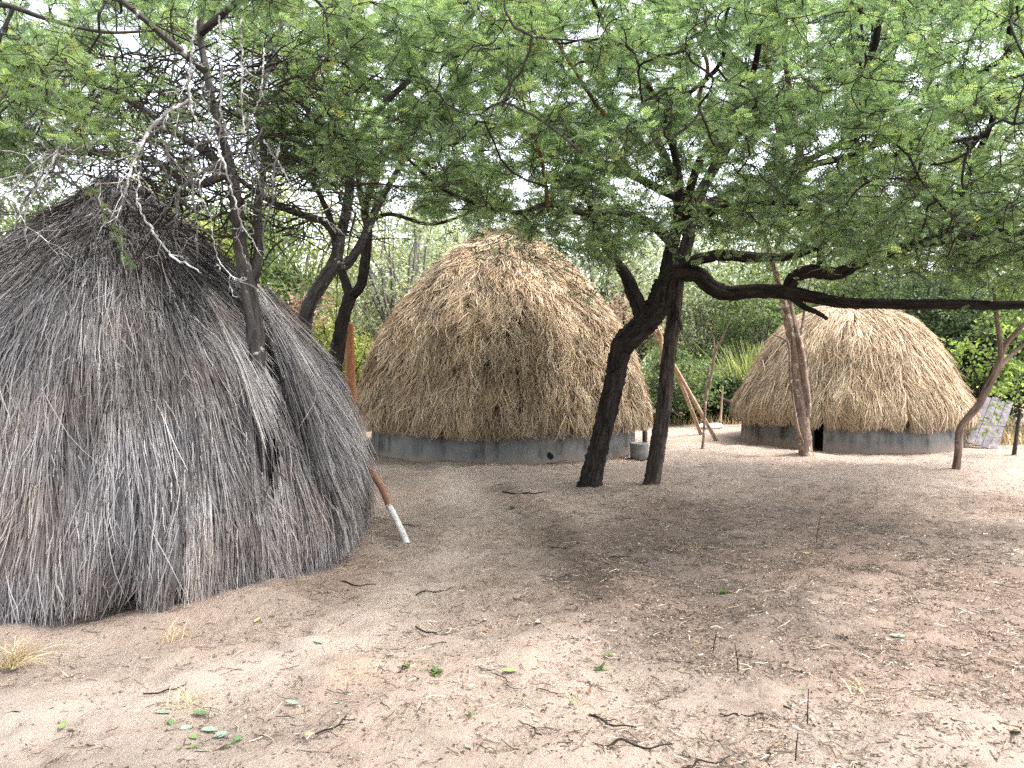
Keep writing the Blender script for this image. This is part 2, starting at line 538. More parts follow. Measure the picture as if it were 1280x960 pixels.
# ------------------------------------------------------------------ ground
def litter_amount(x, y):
    """0..1: litter on the bare earth, with the tree shade painted in"""
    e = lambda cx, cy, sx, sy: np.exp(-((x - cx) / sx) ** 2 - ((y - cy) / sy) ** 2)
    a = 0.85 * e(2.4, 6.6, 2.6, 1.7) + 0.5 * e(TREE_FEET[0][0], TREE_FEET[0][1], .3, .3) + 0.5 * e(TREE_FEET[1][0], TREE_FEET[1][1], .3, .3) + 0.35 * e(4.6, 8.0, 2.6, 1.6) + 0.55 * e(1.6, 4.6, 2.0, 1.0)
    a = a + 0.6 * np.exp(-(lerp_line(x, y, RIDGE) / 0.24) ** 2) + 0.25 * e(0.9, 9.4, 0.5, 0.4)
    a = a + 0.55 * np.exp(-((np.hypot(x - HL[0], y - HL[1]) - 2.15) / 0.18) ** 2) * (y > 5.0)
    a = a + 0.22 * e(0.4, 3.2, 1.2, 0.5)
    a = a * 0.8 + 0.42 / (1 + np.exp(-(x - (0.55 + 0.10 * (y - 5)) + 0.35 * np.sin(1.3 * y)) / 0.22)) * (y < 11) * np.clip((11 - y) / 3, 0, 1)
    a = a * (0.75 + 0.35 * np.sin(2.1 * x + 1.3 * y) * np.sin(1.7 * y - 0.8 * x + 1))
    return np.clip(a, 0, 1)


PATH = [flat(560, 582), flat(585, 640), flat(545, 720), flat(430, 800), flat(260, 860), flat(-60, 930)]


def worn(x, y):
    return np.exp(-(lerp_line(x, y, PATH) / (0.28 + 0.05 * np.sin(2.3 * x + 1.7 * y))) ** 2)


def build_ground():
    def graded(lo, a, b, hi, st):
        fine = np.arange(a, b, st)
        g = lambda d: np.cumsum(st * 1.18 ** np.arange(1, 60))
        left = a - g(0)
        right = fine[-1] + g(0)
        left, right = left[left > lo], right[right < hi]
        return np.concatenate([[lo], left[::-1], fine, right, [hi]])
    xs = graded(-600, -7, 9, 600, 0.045)
    ys = graded(-300, 1.8, 13.5, 900, 0.045)
    X, Y = np.meshgrid(xs, ys)
    Z = H(X, Y)
    fade = np.exp(-(np.maximum(np.hypot(X - 1, Y - 6) - 8, 0) / 3) ** 2)
    # small clods and footprints
    cl = np.zeros_like(X)
    r_ = np.random.default_rng(3)
    for _ in range(26):
        k = r_.normal(size=2) * r_.choice([6, 11, 17])
        cl += np.sin(k[0] * X + k[1] * Y + r_.uniform(0, 6.3) + 1.5 * np.sin(k[1] * 0.4 * X - k[0] * 0.35 * Y)) / 26 ** .5
    Z = Z + fade * (0.011 * cl + 0.0035 * r_.normal(size=X.shape))
    ny, nx = X.shape
    i = np.arange(ny - 1)[:, None] * nx + np.arange(nx - 1)[None]
    q = np.stack([i, i + 1, i + nx + 1, i + nx], -1)
    b = Buf()
    for k in range(110):                                 # old footprints along the path and across the yard
        t_ = r_.uniform(0, len(PATH) - 1.001)
        i_ = int(t_)
        fx = PATH[i_][0] + (PATH[i_ + 1][0] - PATH[i_][0]) * (t_ - i_) + r_.normal() * .25
        fy = PATH[i_][1] + (PATH[i_ + 1][1] - PATH[i_][1]) * (t_ - i_) + r_.normal() * .25
        if k % 3 == 0:
            fx, fy = r_.uniform(-2, 5), r_.uniform(3, 9)
        an = r_.uniform(0, 6.3)
        u, v_ = (X - fx) * np.cos(an) + (Y - fy) * np.sin(an), -(X - fx) * np.sin(an) + (Y - fy) * np.cos(an)
        e2 = (u / .13) ** 2 + (v_ / .055) ** 2
        Z = Z - .016 * np.exp(-e2 ** 2) + .007 * np.exp(-(e2 - 2.2) ** 2)
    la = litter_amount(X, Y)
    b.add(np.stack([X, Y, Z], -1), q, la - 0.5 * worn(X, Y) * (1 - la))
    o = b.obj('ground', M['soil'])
    o['kind'] = 'structure'


build_ground()


def ground_z(x, y):
    return H(x, y)


# low wooded rise on the skyline
def build_hill():
    b = Buf()
    xs = np.linspace(-420, 420, 120)
    ys = np.linspace(150, 420, 26)
    X, Y = np.meshgrid(xs, ys)
    t = np.sin(np.clip((Y - 150) / 270, 0, 1) * np.pi)
    Z = t * (22 + 9 * np.sin(X / 70) + 5 * np.sin(X / 27 + 1) + 2 * np.sin(X / 9)) - 0.5
    ny, nx = X.shape
    i = np.arange(ny - 1)[:, None] * nx + np.arange(nx - 1)[None]
    b.add(np.stack([X, Y, Z], -1), np.stack([i, i + 1, i + nx + 1, i + nx], -1))
    o = b.obj('hill', M['hill'])
    o['kind'] = 'structure'


build_hill()


# ------------------------------------------------------------------ huts
class Dome:
    def __init__(s, centre, prof, seed, wob=0.03, rag=0.02):
        p = np.array(prof, float)[::-1] if prof[0][1] < prof[-1][1] else np.array(prof, float)
        # p runs from the top down: (r, z)
        q = smooth_path(np.column_stack([p[:, 0], p[:, 1], np.zeros(len(p)), np.zeros(len(p))]), 0.03)[:, :2]
        s.s = np.concatenate([[0], np.cumsum(np.linalg.norm(np.diff(q, axis=0), axis=1))])
        s.r, s.z = np.maximum(q[:, 0], 0.01), q[:, 1]
        s.S = s.s[-1]
        s.c = centre
        s.z0 = float(H(*centre))
        r_ = np.random.default_rng(seed)
        s.w = [(r_.integers(2, 11), r_.uniform(-3, 3), r_.uniform(0, 6.3), r_.normal() * wob) for _ in range(9)]
        s.e = [(r_.integers(3, 19), r_.uniform(0, 6.3), r_.normal() * rag) for _ in range(6)]

    def eave(s, th):
        return s.S + sum(a * np.sin(m * th + p) for m, p, a in s.e)

    def at(s, th, ss, off):
        t = np.clip(ss, 0, s.S)
        r = np.interp(t, s.s, s.r)
        z = np.interp(t, s.s, s.z)
        r2 = np.interp(np.minimum(t + .03, s.S), s.s, s.r)
        z2 = np.interp(np.minimum(t + .03, s.S), s.s, s.z)
        r1 = np.interp(t - .03, s.s, s.r)
        z1 = np.interp(t - .03, s.s, s.z)
        tr, tz = r2 - r1, z2 - z1
        l = np.hypot(tr, tz) + 1e-9
        tr, tz = tr / l, tz / l
        over = np.maximum(ss - s.S, 0)
        wob = sum(a * np.sin(m * th + k * t + p) for m, k, p, a in s.w) * np.clip(r / 1.1, 0, 1)
        o = off + wob
        rr = r - tz * o + tr * over * 0.1
        zz = z + tr * o - over + 0 * th
        return np.stack([s.c[0] + rr * np.cos(th), s.c[1] + rr * np.sin(th), s.z0 + zz], -1)


def dome_shell(d, inset, smax=None):
    th = np.linspace(0, 2 * np.pi, 97)[:-1]
    ss = np.linspace(0.0, d.S if smax is None else smax, 60)
    T, SS = np.meshgrid(th, ss)
    v = d.at(T, SS, -inset)
    n = len(th)
    i = np.arange(len(ss) - 1)[:, None] * n
    j = np.arange(n)[None]
    j2 = (j + 1) % n
    q = np.stack([i + j, i + n + j, i + n + j2, i + j2], -1)
    return v, q


def strands(d, n, lo, hi, width, K=5, curl=0.0, drift=0.05, lift=0.03, tip=0.10, cam_side=True, clump=220, pull=0.5,
            s_rng=None, th_rng=None, mask=None, depth=0.05, fringe=0.0, vshift=0.0, cv=0.55, stray=0.03, base=0.0, gmax=0.12, bias=0.0, eav=1.0):
    """thatch straws lying down the slope of a dome"""
    r_ = RNG
    th_c = math.atan2(-d.c[1], -d.c[0])
    if th_rng is None:
        th = th_c + r_.uniform(-np.pi, np.pi, n)
        if cam_side:
            a = np.abs((th - th_c + np.pi) % (2 * np.pi) - np.pi)
            keep = (a < R(112)) | (r_.uniform(size=n) < 0.45)
            th = th[keep]
    else:
        th = r_.uniform(th_rng[0], th_rng[1], n)
    m = len(th)
    L = r_.uniform(lo, hi, m)
    if s_rng is None:
        cdf = np.cumsum(d.r + 0.12)
        cdf = cdf / cdf[-1]
        s0 = np.interp(r_.uniform(0, 1, m), cdf, d.s) - L * 0.5
        fr = r_.uniform(size=m) < fringe
        s0 = np.where(fr, d.S - L * r_.uniform(0.6, 1.0, m), s0)
    else:
        s0 = r_.uniform(s_rng[0], s_rng[1], m)
    s0 = np.maximum(s0, 0.0)
    s1 = np.minimum(s0 + L, d.eave(th) + r_.uniform(-0.04, tip, m))
    # tufts: straws gather towards the middle of their bundle
    nc = clump
    cth = r_.uniform(th.min(), th.max(), nc)
    cs = r_.uniform(0, d.S, nc)
    cval = r_.uniform(0, 1, nc)
    cl = np.zeros(m, int)
    best = np.full(m, 1e9)
    rloc = np.maximum(np.interp(s0, d.s, d.r), 0.2)
    for i in range(nc):
        dd = ((th - cth[i]) * rloc * 2.2) ** 2 + (s0 - cs[i]) ** 2
        u = dd < best
        best[u] = dd[u]
        cl[u] = i
    t = np.linspace(0, 1, K + 1)[None]
    ss = s0[:, None] + (s1 - s0)[:, None] * t
    rl = np.maximum(np.interp(np.clip(ss, 0, d.S), d.s, d.r), 0.12)
    sway = (r_.normal(size=nc) * drift * 1.4)[cl] + r_.normal(size=m) * drift
    wild = r_.uniform(size=m) < stray
    sway = np.where(wild, sway + r_.normal(size=m) * drift * 3.2, sway)
    gth = (cth[cl] - th) * pull * r_.uniform(0.3, 1.2, m)
    gth = np.clip(gth * rloc, -gmax, gmax)
    lat = sway[:, None] * t + gth[:, None] * t ** 1.5 + bias * t ** 2
    if curl > 0:
        lat = lat + curl * np.sin(t * r_.uniform(3, 9, m)[:, None] + r_.uniform(0, 6.3, m)[:, None]) * t
    TH = th[:, None] + lat / rl
    layer = r_.uniform(0, 1, m)
    off = base + (layer * depth)[:, None] + lift * (r_.uniform(0, 1, m) ** 2)[:, None] * t ** 1.4 * 2
    if curl > 0:
        off = off + curl * 0.7 * np.abs(np.sin(t * r_.uniform(2, 8, m)[:, None] + r_.uniform(0, 6.3, m)[:, None])) * t
    off = np.where(wild[:, None], off + 0.02 + 0.05 * t, off)
    c = d.at(TH, ss, off)
    if mask is not None:
        keep = mask(c)
        c, cl, layer, m = c[keep], cl[keep], layer[keep], int(keep.sum())
    tan = nrm(np.gradient(c, axis=1))
    rad_ = nrm(c - np.array([d.c[0], d.c[1], d.z0 + 0.5 * d.z.max()]))
    side = nrm(np.cross(tan, rad_))
    roll = r_.normal(size=(m, 1, 1)) * 0.6
    side = side * np.cos(roll) + np.cross(tan, side) * np.sin(roll)
    w = width * r_.uniform(0.6, 1.35, m)[:, None] * (1 - 0.65 * t ** 2)
    v = np.stack([c - side * w[..., None] / 2, c + side * w[..., None] / 2], 2)
    i = (np.arange(m)[:, None] * (K + 1) + np.arange(K)[None]) * 2
    q = np.stack([i, i + 1, i + 3, i + 2], -1)
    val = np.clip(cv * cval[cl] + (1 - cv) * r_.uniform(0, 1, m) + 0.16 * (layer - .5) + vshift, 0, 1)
    return v, q, np.repeat(val, (K + 1) * 2)


def ring_wall(buf, c, r0, r1, z0, z1, gaps=(), n=96):
    """low round wall, open where gaps (angle ranges) say"""
    spans = []
    cuts = sorted(gaps)
    if not cuts:
        spans = [(0.0, 2 * np.pi)]
    else:
        for k, (a, b_) in enumerate(cuts):
            nxt = cuts[(k + 1) % len(cuts)][0] + (2 * np.pi if k + 1 >= len(cuts) else 0)
            spans.append((b_, nxt))
    for a, b_ in spans:
        th = np.linspace(a, b_, max(8, int(n * (b_ - a) / 6.28)))
        r_ = np.random.default_rng(5)
        j = 0.012 * np.sin(5 * th + 1) + 0.008 * np.sin(13 * th) + 0.006 * r_.normal(size=len(th))
        rows = []
        for rr, zz in ((r1 + 0.02, z0), (r1, (z0 + z1) / 2), (r1 - 0.01, z1), (r0, z1), (r0, z0)):
            rows.append(np.stack([c[0] + (rr + j) * np.cos(th), c[1] + (rr + j) * np.sin(th), np.full_like(th, zz)], -1))
        v = np.stack(rows, 0)
        m = len(th)
        i = np.arange(4)[:, None] * m + np.arange(m - 1)[None]
        buf.add(v, np.stack([i, i + 1, i + m + 1, i + m], -1))
        if cuts:
            for e in (0, m - 1):
                vv = v[:, e]
                buf.add(vv, [(0, 1, 3, 4), (1, 2, 3, 3)][:1])
                buf.add(vv[1:4], [(0, 1, 2, 2)][:0] if False else np.zeros((0, 4), int))


# --- the old grey hut
DL = Dome(HL, [(0.02, 2.90), (0.13, 2.82), (0.32, 2.63), (0.60, 2.39), (0.92, 2.11), (1.25, 1.74), (1.49, 1.44), (1.66, 1.14), (1.80, 0.78), (1.92, 0.30), (1.92, 0.05)], 2, 0.016, 0.03)
hutL = thing('thatched_hut', 'old dark grey thatched hut whose thatch hangs down to the ground', 'hut', (HL[0], HL[1], DL.z0))


def slit(c):
    px, py, d = project(c)
    x0 = np.interp(py, [425, 470, 520, 560, 600], [320, 325, 327, 333, 337])
    w = np.interp(py, [415, 440, 480, 520, 545, 570, 600], [5, 12, 11, 6, 13, 15, 0])
    hit = (np.abs(px - x0) < w) & (d < 6.3) & (py > 410) & (py < 600)
    return ~(hit.any(1) & (RNG.uniform(size=len(c)) > 0.06))


b = Buf()
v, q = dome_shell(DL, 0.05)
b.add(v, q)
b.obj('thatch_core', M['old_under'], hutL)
b = Buf()
b.add(*strands(DL, 92000, 0.25, 0.68, 0.0056, K=4, curl=0.012, drift=0.026, lift=0.022, tip=0.15, clump=800, pull=0.6, mask=slit, depth=0.06, fringe=0.10, vshift=-0.02, stray=0.03, gmax=.03, cv=.42))
b.add(*strands(DL, 15000, 0.06, 0.20, 0.0055, K=3, curl=0.006, drift=0.016, lift=0.02, clump=300, pull=0.0, mask=slit, depth=0.09, cv=.3, stray=.12, vshift=-.05))
b.add(*strands(DL, 9000, 0.25, 0.55, 0.007, K=4, curl=0.02, drift=0.12, lift=0.05, s_rng=(0.0, 1.3), clump=200, pull=0.2, depth=0.06, vshift=-0.22))
b.add(*strands(DL, 170, 0.35, 0.7, 0.0055, K=5, curl=0.02, drift=0.06, lift=0.04, clump=60, pull=1.0, mask=slit, depth=0.03, base=0.05, vshift=0.22, stray=0.12))
b.obj('thatch', M['old_thatch'], hutL)


def th_at(px, z, dome):
    """angle on the dome seen in a pixel column at height z"""
    s = np.interp(-z, -dome.z, dome.s)
    ths = np.linspace(-np.pi, np.pi, 720)
    p = dome.at(ths, np.full(720, s), 0.0)
    x, y, d = project(p)
    ok = d < np.hypot(*dome.c)
    e = np.where(ok & (np.hypot(p[:, 0], p[:, 1]) < np.hypot(*dome.c)), np.abs(x - px), 1e9)
    return ths[np.argmin(e)]


ta, tb = th_at(340, 1.3, DL), th_at(388, 1.3, DL)
b = Buf()
sA = np.interp(-1.85, -DL.z, DL.s)
ths = (min(ta, tb), max(ta, tb))
b.add(*strands(DL, 5200, 0.35, 0.80, 0.0058, K=5, curl=0.014, drift=0.03, lift=0.04, tip=0.02, s_rng=(sA - 0.15, sA + 0.85), th_rng=ths, clump=60, pull=0.5, depth=0.16, base=0.06, vshift=0.02, gmax=.04, mask=slit))
b.add(*strands(DL, 500, 0.35, 0.75, 0.0055, K=5, curl=0.016, drift=0.05, lift=0.06, tip=0.02, s_rng=(sA + 0.5, sA + 1.1), th_rng=ths, clump=14, pull=0.6, depth=0.05, base=0.17, mask=slit, vshift=0.15, stray=.1))
fl = b.obj('thatch_flap', M['old_thatch'], hutL)
fl['label'] = 'loose bundle of grass hung over the side opening'
# pale bundle left of the gap
t1, t2 = th_at(283, 1.5, DL), th_at(300, 1.5, DL)
b = Buf()
b.add(*strands(DL, 420, 0.45, 0.85, 0.0060, K=6, curl=0.014, drift=0.035, lift=0.04, s_rng=(sA - 0.12, sA + 0.40), th_rng=(min(t1, t2), max(t1, t2)), clump=4, pull=0.5, depth=0.04, base=0.04, vshift=0.15, bias=0.10 * np.sign(t2 - t1)))
b.obj('grass_bundle', M['old_thatch'], hutL)

# --- the middle hut
DC = Dome(HC, [(0.03, 3.90), (0.28, 3.82), (0.60, 3.66), (0.95, 3.40), (1.42, 2.98), (2.02, 2.24), (2.37, 1.54), (2.58, 0.84), (2.62, 0.58), (2.60, 0.46)], 7, 0.020, 0.009)
hutC = thing('thatched_hut', 'tall golden thatched hut on a low grey wall behind the leaning dark tree', 'hut', (HC[0], HC[1], DC.z0))
b = Buf()
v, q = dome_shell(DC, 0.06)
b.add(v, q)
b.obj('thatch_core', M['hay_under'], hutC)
b = Buf()
b.add(*strands(DC, 80000, 0.16, 0.38, 0.0105, K=5, curl=0.034, drift=0.055, lift=0.030, tip=0.06, clump=2000, pull=0.9, depth=0.09, fringe=0.08, stray=0.03, cv=0.45, gmax=.07))
b.add(*strands(DC, 5000, 0.18, 0.36, 0.011, K=4, curl=0.05, drift=0.12, lift=0.05, s_rng=(0, 1.0), clump=200, pull=0.3, depth=0.10, stray=0.1, vshift=0.02))
b.obj('thatch', M['hay'], hutC)
b = Buf()
ring_wall(b, HC, 2.05, 2.41, DC.z0 - 0.1, DC.z0 + 0.62)
wallC = b.obj('wall', M['concrete'], hutC)
b = Buf()
hp = G(667, 572)
dirh = nrm(np.array([hp[0] - HC[0], hp[1] - HC[1], 0.0]))
ctr = np.array([HC[0], HC[1], DC.z0 + 0.10]) + dirh * 2.432
tube(b, np.array([[*(ctr - dirh * 0.05), 0.055], [*ctr, 0.055]]), 12, 0.25, 4)
b.obj('drain_hole', M['hollow'], hutC)  # black plug on the uncut wall, painted as a small hole's shade

# --- the right hut
DR = Dome(HR, [(0.03, 2.64), (0.38, 2.59), (0.75, 2.47), (1.15, 2.23), (1.56, 1.76), (1.90, 1.14), (2.14, 0.70), (2.19, 0.50), (2.17, 0.40)], 12, 0.014, 0.009)
hutR = thing('thatched_hut', 'rounded straw thatched hut behind the pale barked tree, dark gap in its low wall', 'hut', (HR[0], HR[1], DR.z0))
b = Buf()
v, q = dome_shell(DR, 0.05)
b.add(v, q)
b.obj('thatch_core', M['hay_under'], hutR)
b = Buf()
b.add(*strands(DR, 62000, 0.20, 0.46, 0.010, K=4, curl=0.020, drift=0.04, lift=0.020, tip=0.07, clump=700, pull=0.7, depth=0.05, fringe=0.12, stray=0.03, cv=0.40, gmax=.06))
b.obj('thatch', M['straw'], hutR)
gp = th_at(1018, 0.40, DR)
b = Buf()
ring_wall(b, HR, 1.80, 2.03, DR.z0 - 0.1, DR.z0 + 0.52, gaps=[(gp - 0.055, gp + 0.055)])
b.obj('wall', M['concrete'], hutR)
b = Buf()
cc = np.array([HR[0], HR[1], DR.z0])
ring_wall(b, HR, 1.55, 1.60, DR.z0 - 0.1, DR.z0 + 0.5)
b.obj('dark_inside', M['hollow'], hutR)  # added black ring, standing in for the shade inside the wall gap


# ------------------------------------------------------------------ trees
class Tree:
    """skeleton nodes, the bark mesh of trunk and limbs, and twigs carrying leaves"""
    def __init__(s, name, label, base, bark, leaf, mtwig, group=None):
        s.root = thing(name, label, 'tree', base, group)
        s.trunk = Buf()
        s.limb = Buf()
        s.fine = Buf()
        s.leaves = Buf()
        s.bark, s.leafm, s.mtwig = bark, leaf, mtwig
        s.nodes, s.rads = [], []
        s.k = 0
        s.limbs = []

    def stem(s, pts, where='trunk', sides=30, rough=0.10, node_from=0.0, step=0.04, grow=True):
        pth = smooth_path(pts, step)
        s.k += 1
        j = np.random.default_rng(s.k * 7 + 1).normal(size=pth.shape[0])
        tube(s.trunk if where == 'trunk' else s.limb, pth, sides, rough, s.k * 13 + len(s.root.name))
        if grow:
            i0 = int(len(pth) * node_from)
            s.nodes.append(pth[i0::2, :3])
            s.rads.append(pth[i0::2, 3])


def pxpath(rows):
    """rows of (px, py, depth, radius in px)"""
    return [[*P(x, y, d), r * d / FPX] for x, y, d, r in rows]


T = {}
# leaning dark tree in the middle
bp = G(737, 610)
t = Tree('acacia_tree', 'dark leaning acacia tree with long low limbs reaching over the right hut', bp, M['bark_dark'], M['feather'], M['twig'])
T['lean'] = t
t.stem(pxpath([(733, 619, 9.55, 20), (737, 606, 9.55, 14.8), (750, 553, 9.52, 12.5), (763, 500, 9.5, 12.2), (773, 450, 9.5, 12.6), (783, 427, 9.48, 14.5), (803, 407, 9.45, 16), (820, 387, 9.42, 15.5), (831, 352, 9.4, 13)]), sides=52, rough=0.15, node_from=0.95, step=.025)
LIMB = lambda rows, **k: t.stem(pxpath(rows), 'limb', **k)
LIMB([(806, 402, 9.45, 11), (800, 385, 9.45, 10), (786, 352, 9.4, 8.5), (772, 330, 9.3, 6), (752, 300, 9.1, 4.5), (735, 250, 8.7, 3.5), (720, 190, 8.2, 2.6)], rough=.14)
LIMB([(828, 362, 9.4, 11), (840, 344, 9.35, 11), (870, 343, 9.3, 10.5), (887, 357, 9.25, 10), (907, 366, 9.2, 9.5), (948, 364, 9.1, 9), (983, 365, 9.0, 9), (1014, 371, 8.9, 7.5), (1053, 378, 8.8, 7), (1112, 380, 8.6, 6.5), (1170, 380, 8.4, 6.2), (1280, 381, 8.0, 5.6), (1400, 370, 7.6, 4.5), (1520, 340, 7.3, 3)], rough=.16)
LIMB([(985, 368, 9.0, 8.5), (992, 348, 8.98, 8.5), (1014, 339, 8.9, 9), (1046, 342, 8.85, 8.5), (1077, 327, 8.7, 8), (1131, 309, 8.5, 7), (1190, 297, 8.2, 6.2), (1280, 288, 7.9, 5.4), (1400, 270, 7.5, 4), (1500, 230, 7.2, 2.5)], rough=.16)
LIMB([(834, 345, 9.4, 8.5), (850, 332, 9.3, 7.5), (897, 319, 9.1, 7), (936, 321, 9.0, 6.5), (983, 321, 8.9, 5.5), (1016, 310, 8.7, 4.5), (1060, 280, 8.4, 3.5), (1110, 262, 8.1, 2.5)], rough=.16)
LIMB([(832, 350, 9.4, 9.5), (838, 320, 9.4, 9), (842, 298, 9.4, 8), (852, 270, 9.2, 7), (875, 268, 9.0, 6), (912, 259, 8.7, 6), (965, 251, 8.4, 6), (1017, 258, 8.2, 5.8), (1044, 227, 8.0, 5), (1070, 214, 7.8, 4.2), (1130, 190, 7.4, 3.4), (1230, 170, 7.0, 2.5)], rough=.15)
LIMB([(1000, 250, 8.3, 4), (1004, 212, 8.1, 4.2), (1062, 195, 7.8, 4.4), (1119, 169, 7.5, 4.6), (1175, 146, 7.2, 3.8), (1231, 131, 6.9, 3.4), (1300, 120, 6.6, 2.6), (1420, 90, 6.2, 2)], rough=.1)
LIMB([(1119, 169, 7.5, 4), (1150, 135, 7.2, 3.8), (1205, 105, 6.9, 3.8), (1250, 75, 6.6, 3.6), (1282, 47, 6.4, 3.4), (1340, 0, 6.1, 2.4)], rough=.1)
LIMB([(1068, 205, 7.7, 3.5), (1072, 150, 7.2, 3.6), (1070, 100, 7.0, 4.2), (1090, 66, 6.8, 4.4), (1100, 25, 6.6, 4), (1120, -40, 6.3, 2.6)], rough=.14)
LIMB([(840, 305, 9.4, 7), (815, 280, 9.0, 6), (770, 265, 8.5, 4.2), (735, 268, 8.1, 4), (690, 255, 7.6, 3.6), (640, 265, 7.2, 3), (560, 240, 6.8, 2.2), (500, 190, 6.5, 1.6)], rough=.12)
LIMB([(846, 288, 9.3, 6.5), (848, 220, 8.6, 5), (830, 150, 7.8, 4), (800, 90, 7.0, 3.4), (760, 40, 6.4, 3), (730, -30, 5.9, 2.4), (700, -120, 5.4, 2)], rough=.12)
LIMB([(852, 270, 9.2, 6), (880, 190, 8.5, 4.8), (930, 120, 7.7, 4), (950, 50, 7.0, 3.4), (960, -40, 6.4, 2.5), (990, -150, 5.9, 2)], rough=.12)
LIMB([(1190, 297, 8.2, 4.5), (1210, 220, 7.2, 3.8), (1240, 150, 6.4, 3.2), (1260, 50, 5.7, 2.8), (1270, -90, 5.0, 2)], rough=.12)
LIMB([(820, 150, 7.8, 3), (845, 130, 7.4, 2.8), (900, 80, 6.8, 2.6), (905, 30, 6.4, 2.2), (925, -30, 6.1, 1.6)], rough=.1)
LIMB([(1026, 330, 8.85, 5), (1025, 300, 8.83, 4.6), (1022, 284, 8.8, 4.2), (1020, 262, 8.7, 2.5)], rough=.1)
LIMB([(990, 372, 8.98, 4), (1005, 383, 8.9, 3.6), (1022, 391, 8.8, 3), (1034, 399, 8.7, 2)], rough=.2, grow=False)
for k, rows in enumerate(([(1003, 218, 8.1, 4.2), (995, 165, 7.9, 4.2), (987, 112, 7.7, 3.6), (981, 66, 7.5, 3), (984, 20, 7.3, 2.4), (1000, -40, 7.1, 1.6)],
                          [(980, 200, 8.2, 2.6), (968, 140, 8.0, 2.4), (958, 75, 7.8, 2.2), (950, 15, 7.6, 1.8)],
                          [(876, 160, 7.6, 2.8), (874, 120, 7.4, 2.6), (885, 85, 7.2, 2.4), (870, 40, 7.0, 2), (862, -20, 6.8, 1.5)],
                          [(770, 160, 7.0, 2.4), (745, 130, 6.7, 2.6), (720, 90, 6.4, 2.4), (695, 50, 6.2, 2.2), (675, 5, 6.0, 1.8)],
                          [(686, 265, 7.4, 2.2), (680, 215, 7.2, 2.2), (668, 170, 7.0, 2), (655, 130, 6.8, 1.5)])):
    pth = smooth_path(pxpath(rows))
    redbuf = Buf()
    tube(redbuf, pth, 9, .1, 40 + k)
    redbuf.obj('red_branch', M['bark_red'], t.root)
    t.nodes.append(pth[::2, :3])
    t.rads.append(pth[::2, 3])

# straight tree just behind it
bp = G(815, 605)
t = Tree('acacia_tree', 'straight brown trunked acacia tree standing just behind the leaning dark tree', bp, M['bark_brown'], M['feather'], M['twig'])
T['straight'] = t
t.stem(pxpath([(812, 613, 9.75, 15.5), (815, 603, 9.75, 11), (823, 553, 9.75, 9.6), (831, 500, 9.75, 9.2), (835, 450, 9.75, 9), (842, 400, 9.75, 8.8), (846, 360, 9.75, 8.6), (853, 325, 9.8, 8.4), (862, 292, 9.85, 8.2)]), sides=44, step=.025, rough=0.13, node_from=.95)
t.stem(pxpath([(860, 296, 9.85, 8.5), (872, 250, 9.95, 7.5), (905, 190, 10.2, 6), (950, 120, 10.4, 5), (980, 30, 10.5, 4), (1000, -60, 10.5, 3)]), 'limb', rough=.14)
t.stem(pxpath([(862, 292, 9.85, 7), (850, 240, 10.1, 6.5), (820, 170, 10.5, 5), (800, 90, 10.8, 4), (760, 10, 11, 3)]), 'limb', rough=.14)
t.stem(pxpath([(868, 262, 9.9, 6.5), (930, 235, 10.4, 5), (1010, 200, 10.8, 4), (1100, 150, 11.2, 3)]), 'limb', rough=.14)
t.stem(pxpath([(852, 250, 10.0, 5.5), (780, 215, 10.5, 4.5), (700, 180, 10.8, 3.6), (620, 150, 11, 2.6)]), 'limb', rough=.14)
t.stem(pxpath([(846, 372, 9.7, 4), (848, 395, 9.6, 3.4), (852, 412, 9.5, 1.8)]), 'limb', rough=.2, grow=False)

# tree that grows up through the old hut's thatch
d0 = 5.52
g0 = P(322, 500, d0)
bp = np.array([g0[0], g0[1], float(H(g0[0], g0[1]))])
t = Tree('acacia_tree', 'grey trunked acacia tree rising through the side of the old grey hut', bp, M['bark_grey'], M['feather_left'], M['twig'])
T['through'] = t
t.stem([[*bp - np.array([0, 0, .05]), .075]] + pxpath([(322, 520, 5.42, 11), (320, 423, 5.40, 11), (313, 375, 5.38, 10), (303, 322, 5.38, 9), (297, 279, 5.38, 8), (293, 235, 5.38, 7.2), (287, 204, 5.4, 6), (272, 150, 5.4, 5), (258, 90, 5.4, 4.4), (250, 30, 5.4, 4), (262, -30, 5.35, 3.4), (280, -140, 5.2, 4)]), sides=20, rough=.14, node_from=.72)
t.stem(pxpath([(311, 362, 5.44, 8), (319, 335, 5.5, 7), (324, 305, 5.55, 6), (322, 260, 5.65, 5), (330, 200, 5.8, 4), (325, 120, 6.0, 3.6), (350, 40, 6.2, 3), (360, -60, 6.3, 2)]), 'limb', rough=.14, node_from=.3)
t.stem(pxpath([(296, 240, 5.4, 6), (270, 200, 5.6, 5), (225, 170, 5.9, 4.5), (170, 130, 6.2, 4), (110, 100, 6.4, 3.4), (40, 60, 6.5, 2.8), (-60, 10, 6.6, 2)]), 'limb', rough=.14, node_from=.3)
t.stem(pxpath([(290, 215, 5.4, 6), (240, 230, 5.7, 4.6), (190, 200, 6.0, 4), (120, 190, 6.3, 3.4), (40, 180, 6.4, 2.8), (-80, 160, 6.4, 2)]), 'limb', rough=.14, node_from=.4)
t.stem(pxpath([(258, 90, 5.4, 5), (210, 50, 5.2, 4), (150, 0, 5.0, 3.2), (80, -40, 4.8, 2.4), (-20, -80, 4.7, 2)]), 'limb', rough=.12, node_from=.2)
t.stem(pxpath([(252, 40, 5.4, 5), (300, 0, 5.0, 4), (380, -50, 4.6, 3), (470, -110, 4.3, 2.2)]), 'limb', rough=.12)
